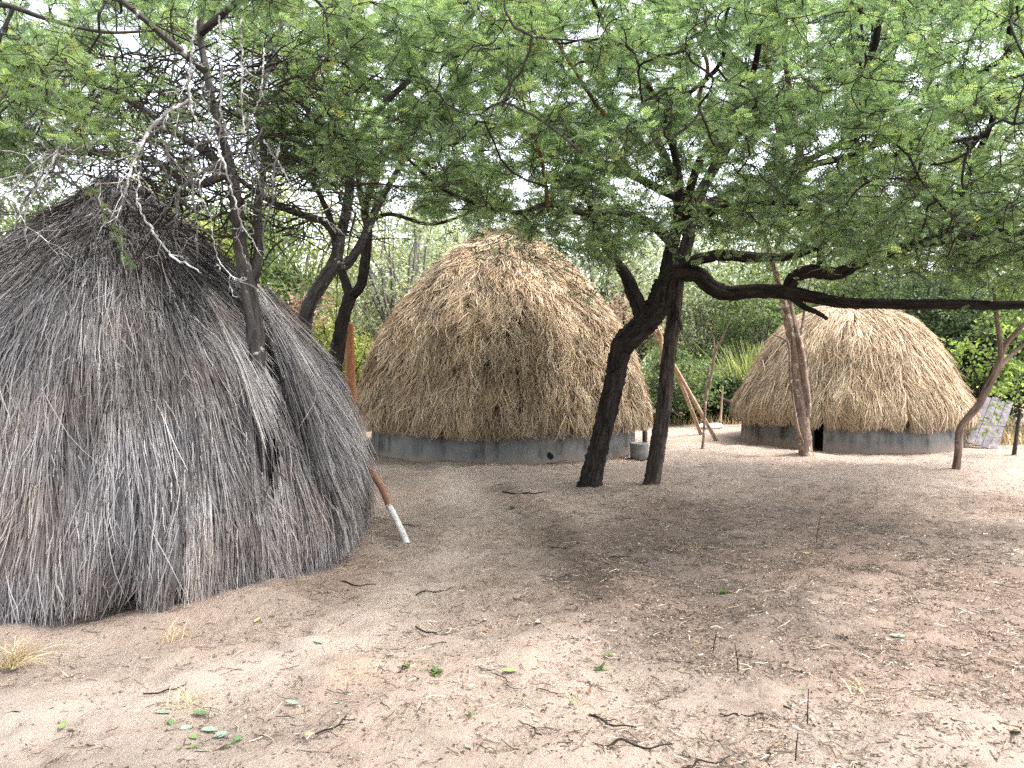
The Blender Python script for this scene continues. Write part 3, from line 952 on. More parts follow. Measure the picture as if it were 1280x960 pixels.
t.stem(pxpath([(-140, 60, 5.2, 4), (-60, 20, 5.3, 4.2), (0, 6, 5.4, 3.6), (60, 24, 5.5, 3), (130, 40, 5.6, 2), (200, 38, 5.7, 1.4)]), 'limb', rough=.12)

# grey leaning forked tree behind the old hut
gx = P(368, 520, 8.7)
bp = np.array([gx[0], gx[1], float(H(gx[0], gx[1]))])
t = Tree('acacia_tree', 'lichen spotted grey tree leaning right behind the old grey hut', bp, M['bark_grey'], M['feather_left'], M['twig'])
T['grey'] = t
t.stem([[*bp - np.array([0, 0, .05]), .11]] + pxpath([(372, 470, 8.7, 10), (379, 415, 8.65, 9.5), (387, 380, 8.6, 9), (404, 351, 8.6, 9), (419, 327, 8.6, 8.5), (425, 298, 8.6, 7), (433, 263, 8.6, 6.5), (437, 235, 8.6, 6)]), sides=20, rough=.12, node_from=.95)
t.stem(pxpath([(419, 330, 8.6, 6), (432, 332, 8.6, 6), (448, 310, 8.6, 5.5), (463, 278, 8.6, 5), (472, 257, 8.6, 4.5), (490, 225, 8.6, 3.6), (520, 170, 8.6, 3)]), 'limb', rough=.12, node_from=.55)
t.stem(pxpath([(437, 238, 8.6, 6), (440, 180, 8.5, 5.5), (430, 110, 8.4, 5), (445, 30, 8.3, 4), (450, -60, 8.2, 3)]), 'limb', rough=.12)
t.stem(pxpath([(423, 305, 8.6, 5), (408, 280, 8.4, 4.6), (390, 272, 8.2, 4.4), (360, 262, 8.0, 4), (320, 240, 7.8, 3.2), (270, 200, 7.6, 2.4)]), 'limb', rough=.16, node_from=.3)
t.stem(pxpath([(440, 180, 8.5, 4.5), (480, 130, 8.2, 4), (530, 80, 7.8, 3.4), (560, 20, 7.4, 2.6), (580, -60, 7, 2)]), 'limb', rough=.12)
t.stem(pxpath([(437, 205, 8.55, 4.5), (400, 160, 8.2, 3.6), (360, 100, 7.8, 3), (330, 30, 7.4, 2.4), (310, -60, 7, 2)]), 'limb', rough=.12)

# dark forked tree behind
gx = P(412, 540, 9.8)
bp = np.array([gx[0], gx[1], float(H(gx[0], gx[1]))])
t = Tree('acacia_tree', 'nearly black forked tree between the old grey hut and the middle hut', bp, M['bark_dark'], M['feather_left'], M['twig'])
T['dark'] = t
t.stem([[*bp - np.array([0, 0, .05]), .13]] + pxpath([(416, 480, 9.8, 10), (421, 444, 9.8, 9.5), (428, 403, 9.8, 8.5), (439, 366, 9.8, 8)]), sides=20, rough=.12, node_from=.98)
t.stem(pxpath([(438, 370, 9.8, 7.5), (451, 357, 9.8, 6.5), (457, 322, 9.8, 6), (460, 284, 9.8, 5.5), (456, 262, 9.8, 5), (470, 220, 9.9, 4), (500, 160, 10, 3)]), 'limb', rough=.14, node_from=.6)
t.stem(pxpath([(437, 368, 9.8, 6.5), (430, 348, 9.8, 5.5), (421, 320, 9.9, 4.6), (415, 280, 10, 4), (390, 220, 10.1, 3), (370, 150, 10.1, 2)]), 'limb', rough=.14, node_from=.5)
t.stem(pxpath([(458, 265, 9.8, 4.5), (450, 240, 9.8, 4), (448, 180, 9.9, 3.4), (470, 100, 10, 2.6)]), 'limb', rough=.14)
t.stem(pxpath([(462, 275, 9.8, 3), (490, 268, 9.9, 2.4), (540, 280, 10, 2), (600, 262, 10.2, 1.5)]), 'limb', rough=.14)

# ---- crowns: branches reach for points of the crown's volume
BOUND_X = [-400, 0, 120, 200, 260, 330, 400, 480, 560, 640, 700, 745, 800, 880, 960, 1040, 1120, 1280, 1700]
BOUND_Y = [215, 215, 200, 185, 170, 200, 225, 248, 268, 285, 320, 338, 296, 298, 304, 316, 338, 378, 400]


def crown_points(n, far=True):
    out = []
    tot = 0
    while tot < n:
        m = n * 3
        y = RNG.uniform(-1.5, 12.0, m)
        x = RNG.uniform(-0.95, 0.95, m) * (np.maximum(y, 3) * 0.80 + 1.0)
        z = RNG.uniform(2.35, 7.2, m)
        p = np.stack([x, y, z], -1)
        px, py, d = project(p)
        lim = np.interp(px, BOUND_X, BOUND_Y)
        under = 2.55 + 0.25 * np.sin(1.7 * x) * np.sin(1.3 * y) + 0.02 * (y - 6) ** 2 * (y > 6)
        under = under + np.where(y < 5.5, 0.25, 0)
        px, py = np.where(d > .3, px, 640), np.where(d > .3, py, -900)
        under = np.where(x > 1.5, under - 0.25, under)
        keep = (py < lim) & (z > under) & ((y > 4.4) | (py < -60))
        keep &= (y > 3.4) | ((RNG.uniform(size=m) < 3.2) & (z < 5.2))  # unseen crown over the camera, added to shade the foreground
        keep &= ~((py < -40) & (RNG.uniform(size=m) > np.where(y < 4, 0.16, 0.09)))  # unseen crown above the frame, thinned to let light in
        keep &= ~((px > 1420) & (RNG.uniform(size=m) > 0.3))
        keep &= ~((z > 6.0) & (RNG.uniform(size=m) > 0.6))
        # thin spots where sky and distance show through
        gap = np.sin(0.021 * px + 1.0 + 0.6 * np.sin(0.017 * py)) * np.sin(0.027 * py + 0.011 * px + 2.2)
        keep &= (gap < 0.8) | (RNG.uniform(size=m) < 0.4)
        keep &= ~((px < 110) & (py < 45) & (RNG.uniform(size=m) > 0.25))
        keep &= ~((px > 110) & (px < 335) & (py > 60) & (RNG.uniform(size=m) > 0.25))
        keep &= ~((px > 195) & (px < 335) & (py > 0) & (d < 5.6) & (RNG.uniform(size=m) > 0.22))
        # wings of the crown near the hut tops stay clear of the thatch
        keep &= np.hypot(x - HL[0], y - HL[1]) > np.interp(z, DL.z[::-1] + .1, DL.r[::-1] + .15, right=0)
        out.append(p[keep])
        tot += keep.sum()
    return np.vstack(out)[:n]


names = list(T)
NODE = np.vstack([np.vstack(T[k].nodes) for k in names])
NRAD = np.concatenate([np.concatenate(T[k].rads) for k in names])
NTREE = np.concatenate([np.full(sum(len(a) for a in T[k].nodes), i) for i, k in enumerate(names)])


def grow(targets, K, r_lo, r_hi, wob, sides, sag=0.0, maxlen=3.0):
    """joins each target to the nearest branch, thickening the tree as it goes"""
    global NODE, NRAD, NTREE
    cap = len(NODE) + len(targets) * K
    nd = np.zeros((cap, 3)); nd[:len(NODE)] = NODE
    nr = np.zeros(cap); nr[:len(NODE)] = NRAD
    nt = np.zeros(cap, int); nt[:len(NODE)] = NTREE
    cnt = len(NODE)
    dmin = np.array([np.min(((NODE - q) ** 2).sum(1)) for q in targets])
    order = np.argsort(dmin)
    PTS, RAD, TR = [], [], []
    for q in targets[order]:
        d2 = ((nd[:cnt] - q) ** 2).sum(1)
        i = int(np.argmin(d2))
        ln = math.sqrt(d2[i])
        if ln < 0.08 or ln > maxlen:
            continue
        p0 = nd[i]
        t_ = np.linspace(0, 1, K)[:, None]
        bend = RNG.normal(size=(2, 3)) * wob * ln
        bend[:, 2] += abs(RNG.normal()) * 0.4 * wob * ln
        p = p0 + (q - p0) * t_ + np.sin(t_ * np.pi) * bend[0] + np.sin(t_ * 2 * np.pi) * bend[1] * 0.5
        p[1:-1] += RNG.normal(size=(K - 2, 3)) * wob * 0.12 * ln
        p[:, 2] -= sag * ln * t_[:, 0] ** 2
        r0 = min(nr[i] * 0.75, r_hi * (0.5 + 0.5 * min(ln, 1.5)))
        r0 = max(r0, r_lo * 1.2)
        rr = r0 + (r_lo - r0) * t_[:, 0] ** 0.8
        PTS.append(p); RAD.append(rr); TR.append(nt[i])
        nd[cnt:cnt + K - 1] = p[1:]; nr[cnt:cnt + K - 1] = rr[1:]; nt[cnt:cnt + K - 1] = nt[i]
        cnt += K - 1
    NODE, NRAD, NTREE = nd[:cnt], nr[:cnt], nt[:cnt]
    PTS, RAD, TR = np.array(PTS), np.array(RAD), np.array(TR)
    for i, k in enumerate(names):
        s_ = TR == i
        if s_.any():
            tubes(T[k].limb if sides > 4 else T[k].fine, PTS[s_], RAD[s_], sides)
    return PTS, RAD, TR


def fringe_points(n):
    """bare twig ends hanging under the leaves"""
    x = RNG.uniform(-60, 1330, n * 4)
    lim = np.interp(x, BOUND_X, BOUND_Y)
    y = lim + RNG.uniform(-70, 45, n * 4)
    d = RNG.uniform(7.2, 11.2, n * 4)
    p = np.array([P(a, b_, c_) for a, b_, c_ in zip(x, y, d)])
    keep = (p[:, 2] > 2.15) & (np.hypot(p[:, 0] - HL[0], p[:, 1] - HL[1]) > 2.2)
    return p[keep][:n]


def layer(p):
    """leafy where positive: flat sheets of foliage with gaps between"""
    r_ = np.random.default_rng(21)
    v = np.zeros(p.shape[:-1])
    for _ in range(9):
        k = r_.normal(size=3) * np.array([1.5, 1.5, 4.2])
        v = v + np.sin(p @ k + r_.uniform(0, 6.3))
    return v / 9 ** .5


N1, N2 = 460, 5800
B1 = grow(crown_points(N1), 10, 0.0075, 0.034, 0.12, 6, maxlen=4.5)
B2 = grow(crown_points(N2), 7, 0.0034, 0.0135, 0.13, 4, sag=0.05, maxlen=1.6)
B3 = grow(fringe_points(1300), 7, 0.0028, 0.009, 0.14, 4, sag=0.10, maxlen=1.5)

# side twigs
SIDE = 4
base, dirs, tr = [], [], []
for Pm, Rm, Tm, rep in ((B2[0], B2[1], B2[2], SIDE), (B1[0], B1[1], B1[2], 5)):
    n, k, _ = Pm.shape
    for _ in range(rep):
        t_ = RNG.uniform(0.15, 1.0, n) * (k - 1)
        i = np.minimum(t_.astype(int), k - 2)
        f = (t_ - i)[:, None]
        p = Pm[np.arange(n), i] * (1 - f) + Pm[np.arange(n), i + 1] * f
        tg = nrm(Pm[np.arange(n), i + 1] - Pm[np.arange(n), i])
        dv = nrm(tg * 0.7 + rand_dirs(n, 0.10, 0.5))
        base.append(p); dirs.append(dv); tr.append(Tm)
base, dirs, tr = np.vstack(base), np.vstack(dirs), np.concatenate(tr)
lay = layer(base) + RNG.normal(size=len(base)) * 0.25
leafy = (lay > -0.05) | (RNG.uniform(size=len(base)) < 0.10)
keep_ = leafy | (RNG.uniform(size=len(base)) < 0.35)
base, dirs, tr, leafy = base[keep_], dirs[keep_], tr[keep_], leafy[keep_]
nt_ = len(base)
tl = RNG.uniform(0.14, 0.36, nt_)
KT = 5
tt = np.linspace(0, 1, KT)[None, :, None]
TP = base[:, None] + dirs[:, None] * tl[:, None, None] * tt + RNG.normal(size=(nt_, 1, 3)) * 0.03 * np.sin(tt * np.pi)
TP[:, :, 2] -= 0.10 * tl[:, None] * tt[..., 0] ** 2
TRD = np.linspace(0.0036, 0.0016, KT)[None].repeat(nt_, 0)
for i, k in enumerate(names):
    s_ = tr == i
    tubes(T[k].fine, TP[s_], TRD[s_], 3)


def leaf_out(Pm, Tm, per, smin, smax, lo=0.1):
    n, k, _ = Pm.shape
    reps = per
    pos, ax, tid = [], [], []
    for j in range(reps):
        t_ = RNG.uniform(lo, 1.0, n) * (k - 1)
        i = np.minimum(t_.astype(int), k - 2)
        f = (t_ - i)[:, None]
        p = Pm[np.arange(n), i] * (1 - f) + Pm[np.arange(n), i + 1] * f
        tg = nrm(Pm[np.arange(n), i + 1] - Pm[np.arange(n), i])
        sd = nrm(np.cross(tg, np.array([0, 0, 1.0])) + 1e-4)
        a = tg * RNG.uniform(0.1, 0.9, (n, 1)) + sd * RNG.choice([-1, 1], (n, 1)) * RNG.uniform(0.4, 1.0, (n, 1)) + RNG.normal(size=(n, 3)) * 0.25
        pos.append(p); ax.append(a); tid.append(Tm)
    pos, ax, tid = np.vstack(pos), nrm(np.vstack(ax)), np.concatenate(tid)
    nr = nrm(np.array([0, 0, 1.0]) + RNG.normal(size=pos.shape) * 0.55)
    sc_ = RNG.uniform(smin, smax, len(pos))
    px, py, d = project(pos)
    patch = 0.5 + 0.5 * np.sin(1.9 * pos[:, 0] + 1.1 * pos[:, 1] + 2.3 * pos[:, 2] + np.sin(2.7 * pos[:, 0] - 1.9 * pos[:, 2]))
    at = np.clip(0.15 + 0.35 * patch + RNG.normal(size=len(pos)) * 0.26 + 0.12, 0, 0.97)  # random leaf tone, its spread widened to stand in for glints and shade
    at = np.where(RNG.uniform(size=len(pos)) < 0.006, 1.0, at)
    # leaves outside the picture are simpler
    seen = (px > -60) & (px < 1340) & (py > -60) & (d > 0.5) & (d < 9.5)
    for i, k in enumerate(names):
        for tmpl, s_, mul in ((FEATH, (tid == i) & seen, 1.0), (FEATH_FAR, (tid == i) & ~seen, 1.35)):
            if s_.any():
                stamp(T[k].leaves, *tmpl, pos[s_], ax[s_], nr[s_], sc_[s_] * mul, at[s_])
    return len(pos)


l2 = layer(B2[0].mean(1)) > -0.1
nl = leaf_out(TP[leafy], tr[leafy], 13, 0.05, 0.092) + leaf_out(B2[0][l2], B2[2][l2], 10, 0.05, 0.092, .3) + leaf_out(B3[0], B3[2], 2, 0.06, 0.10, .5)
hang = np.array([P(112 + 12 * i_, 232 + 24 * i_, 4.72 - .01 * i_) for i_ in range(5)])
hang2 = np.array([P(-5 + 5 * i_, 150 + 22 * i_, 4.5) for i_ in range(5)])
iT = names.index('through')
tubes(T['through'].fine, np.stack([hang, hang2]), np.full((2, 5), .0022), 4)
leaf_out(np.stack([hang] * 3 + [hang2] * 3 + [hang2 + .06] * 3), np.full(9, iT), 13, .045, .07, 0)
print('leaves', nl, 'twigs', nt_)

for k in names:
    t = T[k]
    if t.trunk.n:
        t.trunk.obj('trunk', t.bark, t.root)
    if t.limb.n:
        t.limb.obj('limb', t.bark, t.root)
    if t.fine.n:
        t.fine.obj('twigs', t.mtwig, t.root)
    if t.leaves.n:
        t.leaves.obj('crown', t.leafm, t.root, smooth=False)

# ---- dead lichen covered branches hanging in front of the old hut
def dead_branch(rows, label, seed, side=10, spread=0.25, mat=None, group='dead lichen covered branches over the old hut'):
    r_ = np.random.default_rng(seed)
    b = Buf()
    pth = smooth_path(pxpath([(x_, y_, d_ - (.25 if mat is None else 0), r__) for x_, y_, d_, r__ in rows]), 0.02)
    pth[:, 3] *= 0.64
    pth[1:-1, :3] += r_.normal(size=(len(pth) - 2, 3)) * 0.004
    tube(b, pth, 7, .25, seed)
    P_, R_ = [], []
    for j in range(side):
        i = r_.integers(int(len(pth) * .15), len(pth) - 2)
        d = nrm(nrm(pth[i + 1, :3] - pth[i, :3]) * 0.6 + nrm(r_.normal(size=3)) * 0.9 + np.array([0, 0, -.3]))
        l = r_.uniform(.3, 1) * spread
        tt_ = np.linspace(0, 1, 6)[:, None]
        p = pth[i, :3] + d * l * tt_ + np.cumsum(r_.normal(size=(6, 3)) * .012 * l / .2, 0) * (tt_ > 0)
        P_.append(p); R_.append(np.linspace(min(.004, pth[i, 3] * .8), .0014, 6))
        for m in range(2):
            k_ = r_.integers(1, 5)
            d2 = nrm(d + nrm(r_.normal(size=3)))
            p2 = p[k_] + d2 * l * .35 * tt_ + np.cumsum(r_.normal(size=(6, 3)) * .006, 0) * (tt_ > 0)
            P_.append(p2); R_.append(np.linspace(.0024, .0011, 6))
    tubes(b, np.array(P_), np.array(R_), 4)
    o = b.obj('dead_branch', mat or M['lichen_twig'], origin=pth[0, :3])
    tag(o, label, 'branch', group)


dead_branch([(245, 20, 5.1, 2.6), (238, 90, 5.0, 2.4), (240, 140, 4.9, 2.2), (275, 190, 4.8, 2.2), (290, 240, 4.75, 1.8), (305, 285, 4.7, 1.2), (318, 292, 4.7, .8)], 'longest white lichened branch hanging straight down beside the trunk in the old hut', 1, 16)
dead_branch([(274, 20, 5.2, 2), (277, 80, 5.1, 2), (275, 150, 5.0, 1.8), (274, 178, 5, 1.2)], 'straight bare pale vine hanging down just right of the red-brown bough over the hut', 2, 3, .1)
dead_branch([(300, 10, 5.1, 1.8), (303, 60, 5.0, 1.8), (302, 130, 4.9, 1.7), (306, 165, 4.9, 1.2)], 'knotty pale vine hanging rightmost over the old hut', 3, 6, .12)
dead_branch([(240, 125, 5.0, 3.2), (210, 140, 4.95, 3.4), (185, 165, 4.9, 3.2), (168, 200, 4.85, 2.8), (158, 235, 4.8, 2.2), (148, 262, 4.8, 1.6), (130, 262, 4.8, 1)], 'thick crooked lichened branch bending down to the left above the hut top', 4, 18, .3)
dead_branch([(290, 220, 4.8, 1.6), (262, 215, 4.75, 1.6), (250, 232, 4.7, 1.4), (262, 270, 4.7, 1.2), (272, 320, 4.68, 1.1), (290, 345, 4.66, 1.1), (318, 360, 4.65, 1), (338, 383, 4.65, .8)], 'long thin white twig curving down onto the thatch near the trunk', 5, 6, .12)
dead_branch([(120, 170, 5.0, 1.4), (100, 200, 4.9, 1.8), (70, 195, 4.85, 1.8), (40, 205, 4.8, 1.8), (15, 235, 4.75, 1.4), (-10, 250, 4.7, 1)], 'pale forked twig drooping leftmost over the old thatch', 6, 10, .25)
dead_branch([(100, 130, 4.9, 1.6), (75, 185, 4.8, 2.4), (50, 230, 4.75, 2.0), (32, 262, 4.7, 1.6), (35, 310, 4.7, 1)], 'grey twig hanging down the far left edge of the thatch', 7, 12, .28)
dead_branch([(175, 215, 4.85, 2), (172, 250, 4.75, 1.8), (188, 285, 4.7, 2.2), (215, 320, 4.66, 2.2), (238, 332, 4.62, 1.8), (252, 342, 4.6, 1)], 'lichen dotted stick with dark red tip resting on the upper thatch', 8, 4, .1)
dead_branch([(330, 60, 5.2, 1.4), (325, 120, 5.0, 1.4), (300, 165, 4.9, 1.3), (268, 150, 4.85, 1.2), (252, 118, 4.85, 1)], 'looping white twig crossing the hanging vines above the hut', 9, 8, .18)
dead_branch([(330, 175, 5.3, 1.6), (352, 210, 5.2, 1.5), (372, 245, 5.1, 1.3), (395, 262, 5.1, 1), (420, 290, 5.1, .8)], 'pale thin twig slanting down right towards the grey leaning tree', 10, 10, .22)

for k in range(26):
    r_ = np.random.default_rng(500 + k)
    x0, y0 = r_.uniform(5, 350), r_.uniform(110, 220)
    dd_ = r_.uniform(4.75, 5.2)
    rows = [(x0, y0, dd_, 2.4)]
    dx = r_.normal() * 22 - 6
    for m in range(4):
        x0 += dx + r_.normal() * 7
        y0 += r_.uniform(14, 38)
        dx *= .8
        rows.append((x0, y0, dd_ - .03 * m, 2.2 - .4 * m))
    dead_branch(rows, 'thin grey dead twig drooping over the top of the old hut', 520 + k, 9, .24, M['grey_twig'], 'thin grey drooping twigs over the old hut')

# tangle of dark dead wood above the old hut
tg = Buf()
nn = 1000
cpx, cpy = RNG.normal(215, 75, nn), RNG.uniform(60, 300, nn)
cpx = np.where(np.arange(nn) % 4 == 0, RNG.uniform(300, 440, nn), cpx)
cd = RNG.uniform(5.0, 7.4, nn)
p0 = np.array([P(a, b_, c_) for a, b_, c_ in zip(cpx, cpy, cd)])
ok = np.hypot(p0[:, 0] - HL[0], p0[:, 1] - HL[1]) > np.interp(p0[:, 2], DL.z[::-1], DL.r[::-1], right=0)
p0 = p0[ok]
dv = rand_dirs(len(p0), -0.1, .7)
ln = RNG.uniform(.25, .9, len(p0))
tt_ = np.linspace(0, 1, 7)[None, :, None]
pp = p0[:, None] + dv[:, None] * ln[:, None, None] * tt_ + np.cumsum(RNG.normal(size=(len(p0), 7, 3)) * .02, 1)
tubes(tg, pp, np.linspace(.007, .0018, 7)[None].repeat(len(p0), 0) * RNG.uniform(.5, 1.3, (len(p0), 1)), 4)
tg.obj('dead_twigs', M['twig'], T['through'].root)

# ---- pale barked tree against the right hut
bp = G(1006, 566)
t = Tree('pale_tree', 'pale peeling twin stemmed tree standing against the right hut', bp, M['bark_pale'], M['leaf_mid'], M['bark_pale'])
D0 = 12.75
t.stem(pxpath([(1008, 574, D0, 9), (1006, 553, D0, 8), (1001, 512, D0, 8.5), (996, 474, D0, 7), (991, 432, D0, 6.5), (985, 401, D0, 5.5), (979, 375, D0, 4.5), (968, 335, D0, 3.5), (955, 290, D0, 2.5)]), sides=16, rough=.16)
t.stem(pxpath([(1008, 520, D0 - .05, 5), (1009, 503, D0 - .06, 4.6), (1004, 460, D0 - .06, 5), (998, 425, D0 - .04, 5), (990, 395, D0, 4), (988, 370, D0, 3.4), (1000, 330, D0, 2.4)]), sides=14, rough=.16)
t.stem(pxpath([(998, 430, D0 - .05, 2.2), (1003, 408, D0 - .05, 1.9), (1006, 385, D0, 1.6), (1015, 340, D0, 1.2)]), 'limb', sides=8)
t.stem(pxpath([(1004, 555, D0 - .1, 1.6), (996, 528, D0 - .1, 1.8), (988, 474, D0 - .1, 1.6), (986, 432, D0 - .1, 1.5), (980, 424, D0 - .1, 1.4), (966, 418, D0 - .1, 1)]), 'limb', sides=8)
t.trunk.obj('trunk', t.bark, t.root)
t.limb.obj('limb', t.bark, t.root)
nb = 2600
cen = np.array([P(965 + RNG.normal() * 60, 300 + RNG.normal() * 45, D0 + RNG.normal() * .8) for _ in range(60)])
pos = cen[RNG.integers(0, 60, nb)] + RNG.normal(size=(nb, 3)) * .22
stamp(t.leaves, *BROAD, pos, rand_dirs(nb), rand_dirs(nb, .8), RNG.uniform(.05, .09, nb), RNG.uniform(0, 1, nb))
t.leaves.obj('crown', t.leafm, t.root, smooth=False)


# ---- small plants with stems drawn from the photograph
def leafy_tree(name, label, cat, base, stems, bark, leafm, clusters, n, size, spread, sides=12, group=None, tmpl=BROAD):
    root = thing(name, label, cat, base, group)
    tb, lb = Buf(), Buf()
    for j, rows in enumerate(stems):
        tube(tb, smooth_path(rows, .05), sides, .10, j + 3)
    pos = []
    for (cx, cy, cz, w) in clusters:
        pos.append(np.array([cx, cy, cz]) + RNG.normal(size=(max(1, int(n * w)), 3)) * spread)
    pos = np.vstack(pos)
    # short stalks from the stem to each cluster
    allp = np.vstack([smooth_path(r_, .05)[:, :3] for r_ in stems])
    PP = []
    for c in clusters:
        q_ = np.array(c[:3])
        p0 = allp[np.argmin(((allp - q_) ** 2).sum(1))]
        PP.append(p0 + (q_ - p0) * np.linspace(0, 1, 5)[:, None] + RNG.normal(size=(5, 3)) * .02 * np.array([0, 1, 1, 1, 1])[:, None])
    tubes(tb, np.array(PP), np.linspace(.008, .003, 5)[None].repeat(len(PP), 0), 4)
    m = len(pos)
    stamp(lb, *tmpl, pos, rand_dirs(m), rand_dirs(m, 1.0), RNG.uniform(size * .7, size * 1.3, m), RNG.uniform(0, 1, m))
    tb.obj('trunk', bark, root)
    lb.obj('crown', leafm, root, smooth=False)
    return root


D1 = 11.0
st = [pxpath([(1193, 596, D1, 6.5), (1195, 588, D1, 5), (1198, 563, D1, 4.3), (1199, 540, D1, 4.2), (1208, 524, D1, 4.3), (1224, 505, D1, 4.4), (1234, 485, D1, 4.0), (1245, 464, D1, 4.2), (1251, 446, D1, 4)]),
      pxpath([(1251, 449, D1, 3.6), (1250, 428, D1, 3), (1246, 398, D1, 2.6), (1242, 360, D1, 2)]),
      pxpath([(1250, 448, D1, 3.6), (1257, 432, D1, 3.2), (1271, 414, D1, 3), (1290, 398, D1, 2.6), (1330, 370, D1, 2)]),
      pxpath([(1247, 462, D1, 2.6), (1262, 446, D1 + .1, 2.2), (1285, 428, D1 + .2, 2), (1310, 420, D1 + .2, 1.4)])]
cl = [(*P(a, b_, D1 + RNG.normal() * .3), 1.0) for a, b_ in ((1240, 350), (1265, 340), (1290, 350), (1320, 360), (1300, 385), (1285, 400), (1340, 380), (1275, 375))]
leafy_tree('curved_sapling', 'small curved brown sapling forking at the right edge of the photo', 'sapling', G(1194, 591), st, M['bark_sapling'], M['leaf_bright'], cl, 70, .085, .16)

D2 = 12.8
st = [pxpath([(1267, 574, D2, 3.2), (1268, 566, D2, 2.6), (1272, 535, D2, 2.2), (1275, 505, D2, 1.8), (1270, 480, D2, 1.4)])]
cl = [(*P(a, b_, D2 + RNG.normal() * .2), 1.0) for a, b_ in ((1262, 490), (1250, 500), (1275, 480), (1285, 505), (1248, 485), (1278, 465), (1240, 530))]
leafy_tree('thin_sapling', 'thin dark stemmed sapling with bright lime leaves by the leaning planks', 'sapling', G(1268, 571), st, M['bark_brown'], M['leaf_bright'], cl, 26, .085, .10, 8)

# bare sapling and stake near the poles
D3 = 13.9
root = thing('bare_sapling', 'thin bare forked sapling rising in front of the leaning poles', 'sapling', G(878, 561))
b = Buf()
tube(b, smooth_path(pxpath([(878, 563, D3, 2.2), (880, 540, D3, 1.8), (882, 500, D3, 1.8), (889, 470, D3, 1.6), (894, 442, D3, 1.5), (903, 422, D3, 1.2), (915, 395, D3, .8)])), 8, .15, 3)
tube(b, smooth_path(pxpath([(882, 503, D3, 1.3), (883, 480, D3, 1.1), (886, 458, D3, .8)])), 7, .1, 4)
tube(b, smooth_path(pxpath([(894, 442, D3, 1.1), (891, 420, D3, .9), (884, 400, D3, .6)])), 7, .1, 5)
b.obj('stem', M['bark_pale'], root)
g1 = G(900, 533)
b = Buf()
tube(b, smooth_path([[*g1 - np.array([0, 0, .05]), .03], [*g1 + np.array([.03, 0, .45]), .026], [*g1 + np.array([.06, 0, .95]), .02]]), 8, .15, 8)
tag(b.obj('stake', M['tan_pole'], origin=g1), 'short upright stake behind the white sack beside the hedge', 'stake')

# ------------------------------------------------------------------ poles, post, planks and other things
root = thing('pole_tripod', 'tan poles propped together like a tripod behind the two acacia trunks', 'poles', G(885, 546))
top = P(824, 420, 14.6)
for (fx, fy, over) in ((877, 543, .25), (897, 551, .3), (829, 551, .15)):
    f_ = G(fx, fy)
    b = Buf()
    d_ = nrm(top - f_)
    off = nrm(np.cross(d_, np.array([0, 1, 0]))) * .03 * (1 if fx > 880 else -1)
    tube(b, smooth_path([[*f_ - np.array([0, 0, .03]), .042], [*(f_ + top) / 2 + off * .7, .038], [*top + off + d_ * over, .03]]), 10, .06, fx)
    b.obj('pole', M['tan_pole'], root)

# red brown stick with a whitewashed end leaning on the old hut
ft = G(509, 678)
tp = P(444, 548, 6.85)
root = thing('leaning_stick', 'red brown stick with white lower end leaning on the old grey hut', 'stick', ft)
mid = ft + (tp - ft) * .36
b = Buf()
w_ = 6.2 * 6.3 / FPX
tube(b, smooth_path([[*mid - (tp - ft) * .02, .028], [*(ft + (tp - ft) * .5 + np.array([.012, 0, .012])), .033], [*(ft + (tp - ft) * .75), .031], [*tp, .028]], .02), 14, .08, 3)
b.obj('shaft', M['red_stick'], root)
b = Buf()
tube(b, smooth_path([[*ft - np.array([0, 0, .02]), .034], [*(ft + mid) / 2, .031], [*mid, .029]], .02), 7, .12, 5)
b.obj('white_end', M['white_paint'], root)

# orange post behind the dark tree
gx = P(441, 560, 10.2)
gz = float(H(gx[0], gx[1]))
root_b = np.array([gx[0], gx[1], gz])
b = Buf()
hgt = P(437, 405, 10.2)[2] - gz
tube(b, smooth_path([[*root_b - np.array([0, 0, .05]), .080], [root_b[0], root_b[1], gz + .8, .078], [root_b[0] - .02, root_b[1], gz + hgt * .6, .07], [root_b[0] - .04, root_b[1], gz + hgt, .055]], .05), 14, .07, 9)
tag(b.obj('wooden_post', M['orange_wood'], origin=root_b), 'smooth orange wooden post standing behind the nearly black tree', 'post')

# grey drum beside the middle hut
dp = G(799, 574)
b = Buf()
prof = [(0.02, .245), (.118, .245), (.125, .26), (.147, .26), (.150, .24), (.145, .12), (.140, 0.0), (.02, -.01)]
th = np.linspace(0, 2 * np.pi, 33)[:-1]
v = np.array([[(dp[0] + r_ * math.cos(a), dp[1] + r_ * math.sin(a), dp[2] + z_) for a in th] for r_, z_ in prof])
n = len(th)
i = np.arange(len(prof) - 1)[:, None] * n
j = np.arange(n)[None]
b.add(v, np.stack([i + (j + 1) % n, i + j, i + n + j, i + n + (j + 1) % n], -1))
tag(b.obj('concrete_drum', M['drum'], origin=dp), 'small round grey concrete drum beside the middle hut wall', 'drum')
pp_ = G(806, 553)
b = Buf()
tube(b, np.array([[*pp_ - np.array([0, 0, .05]), .05], [*pp_ + np.array([0, 0, .3]), .05], [*pp_ + np.array([0, 0, .62]), .045]]), 10, .1, 2)
tag(b.obj('short_post', M['bark_brown'], origin=pp_), 'short brown post under the eave behind the grey drum', 'post')

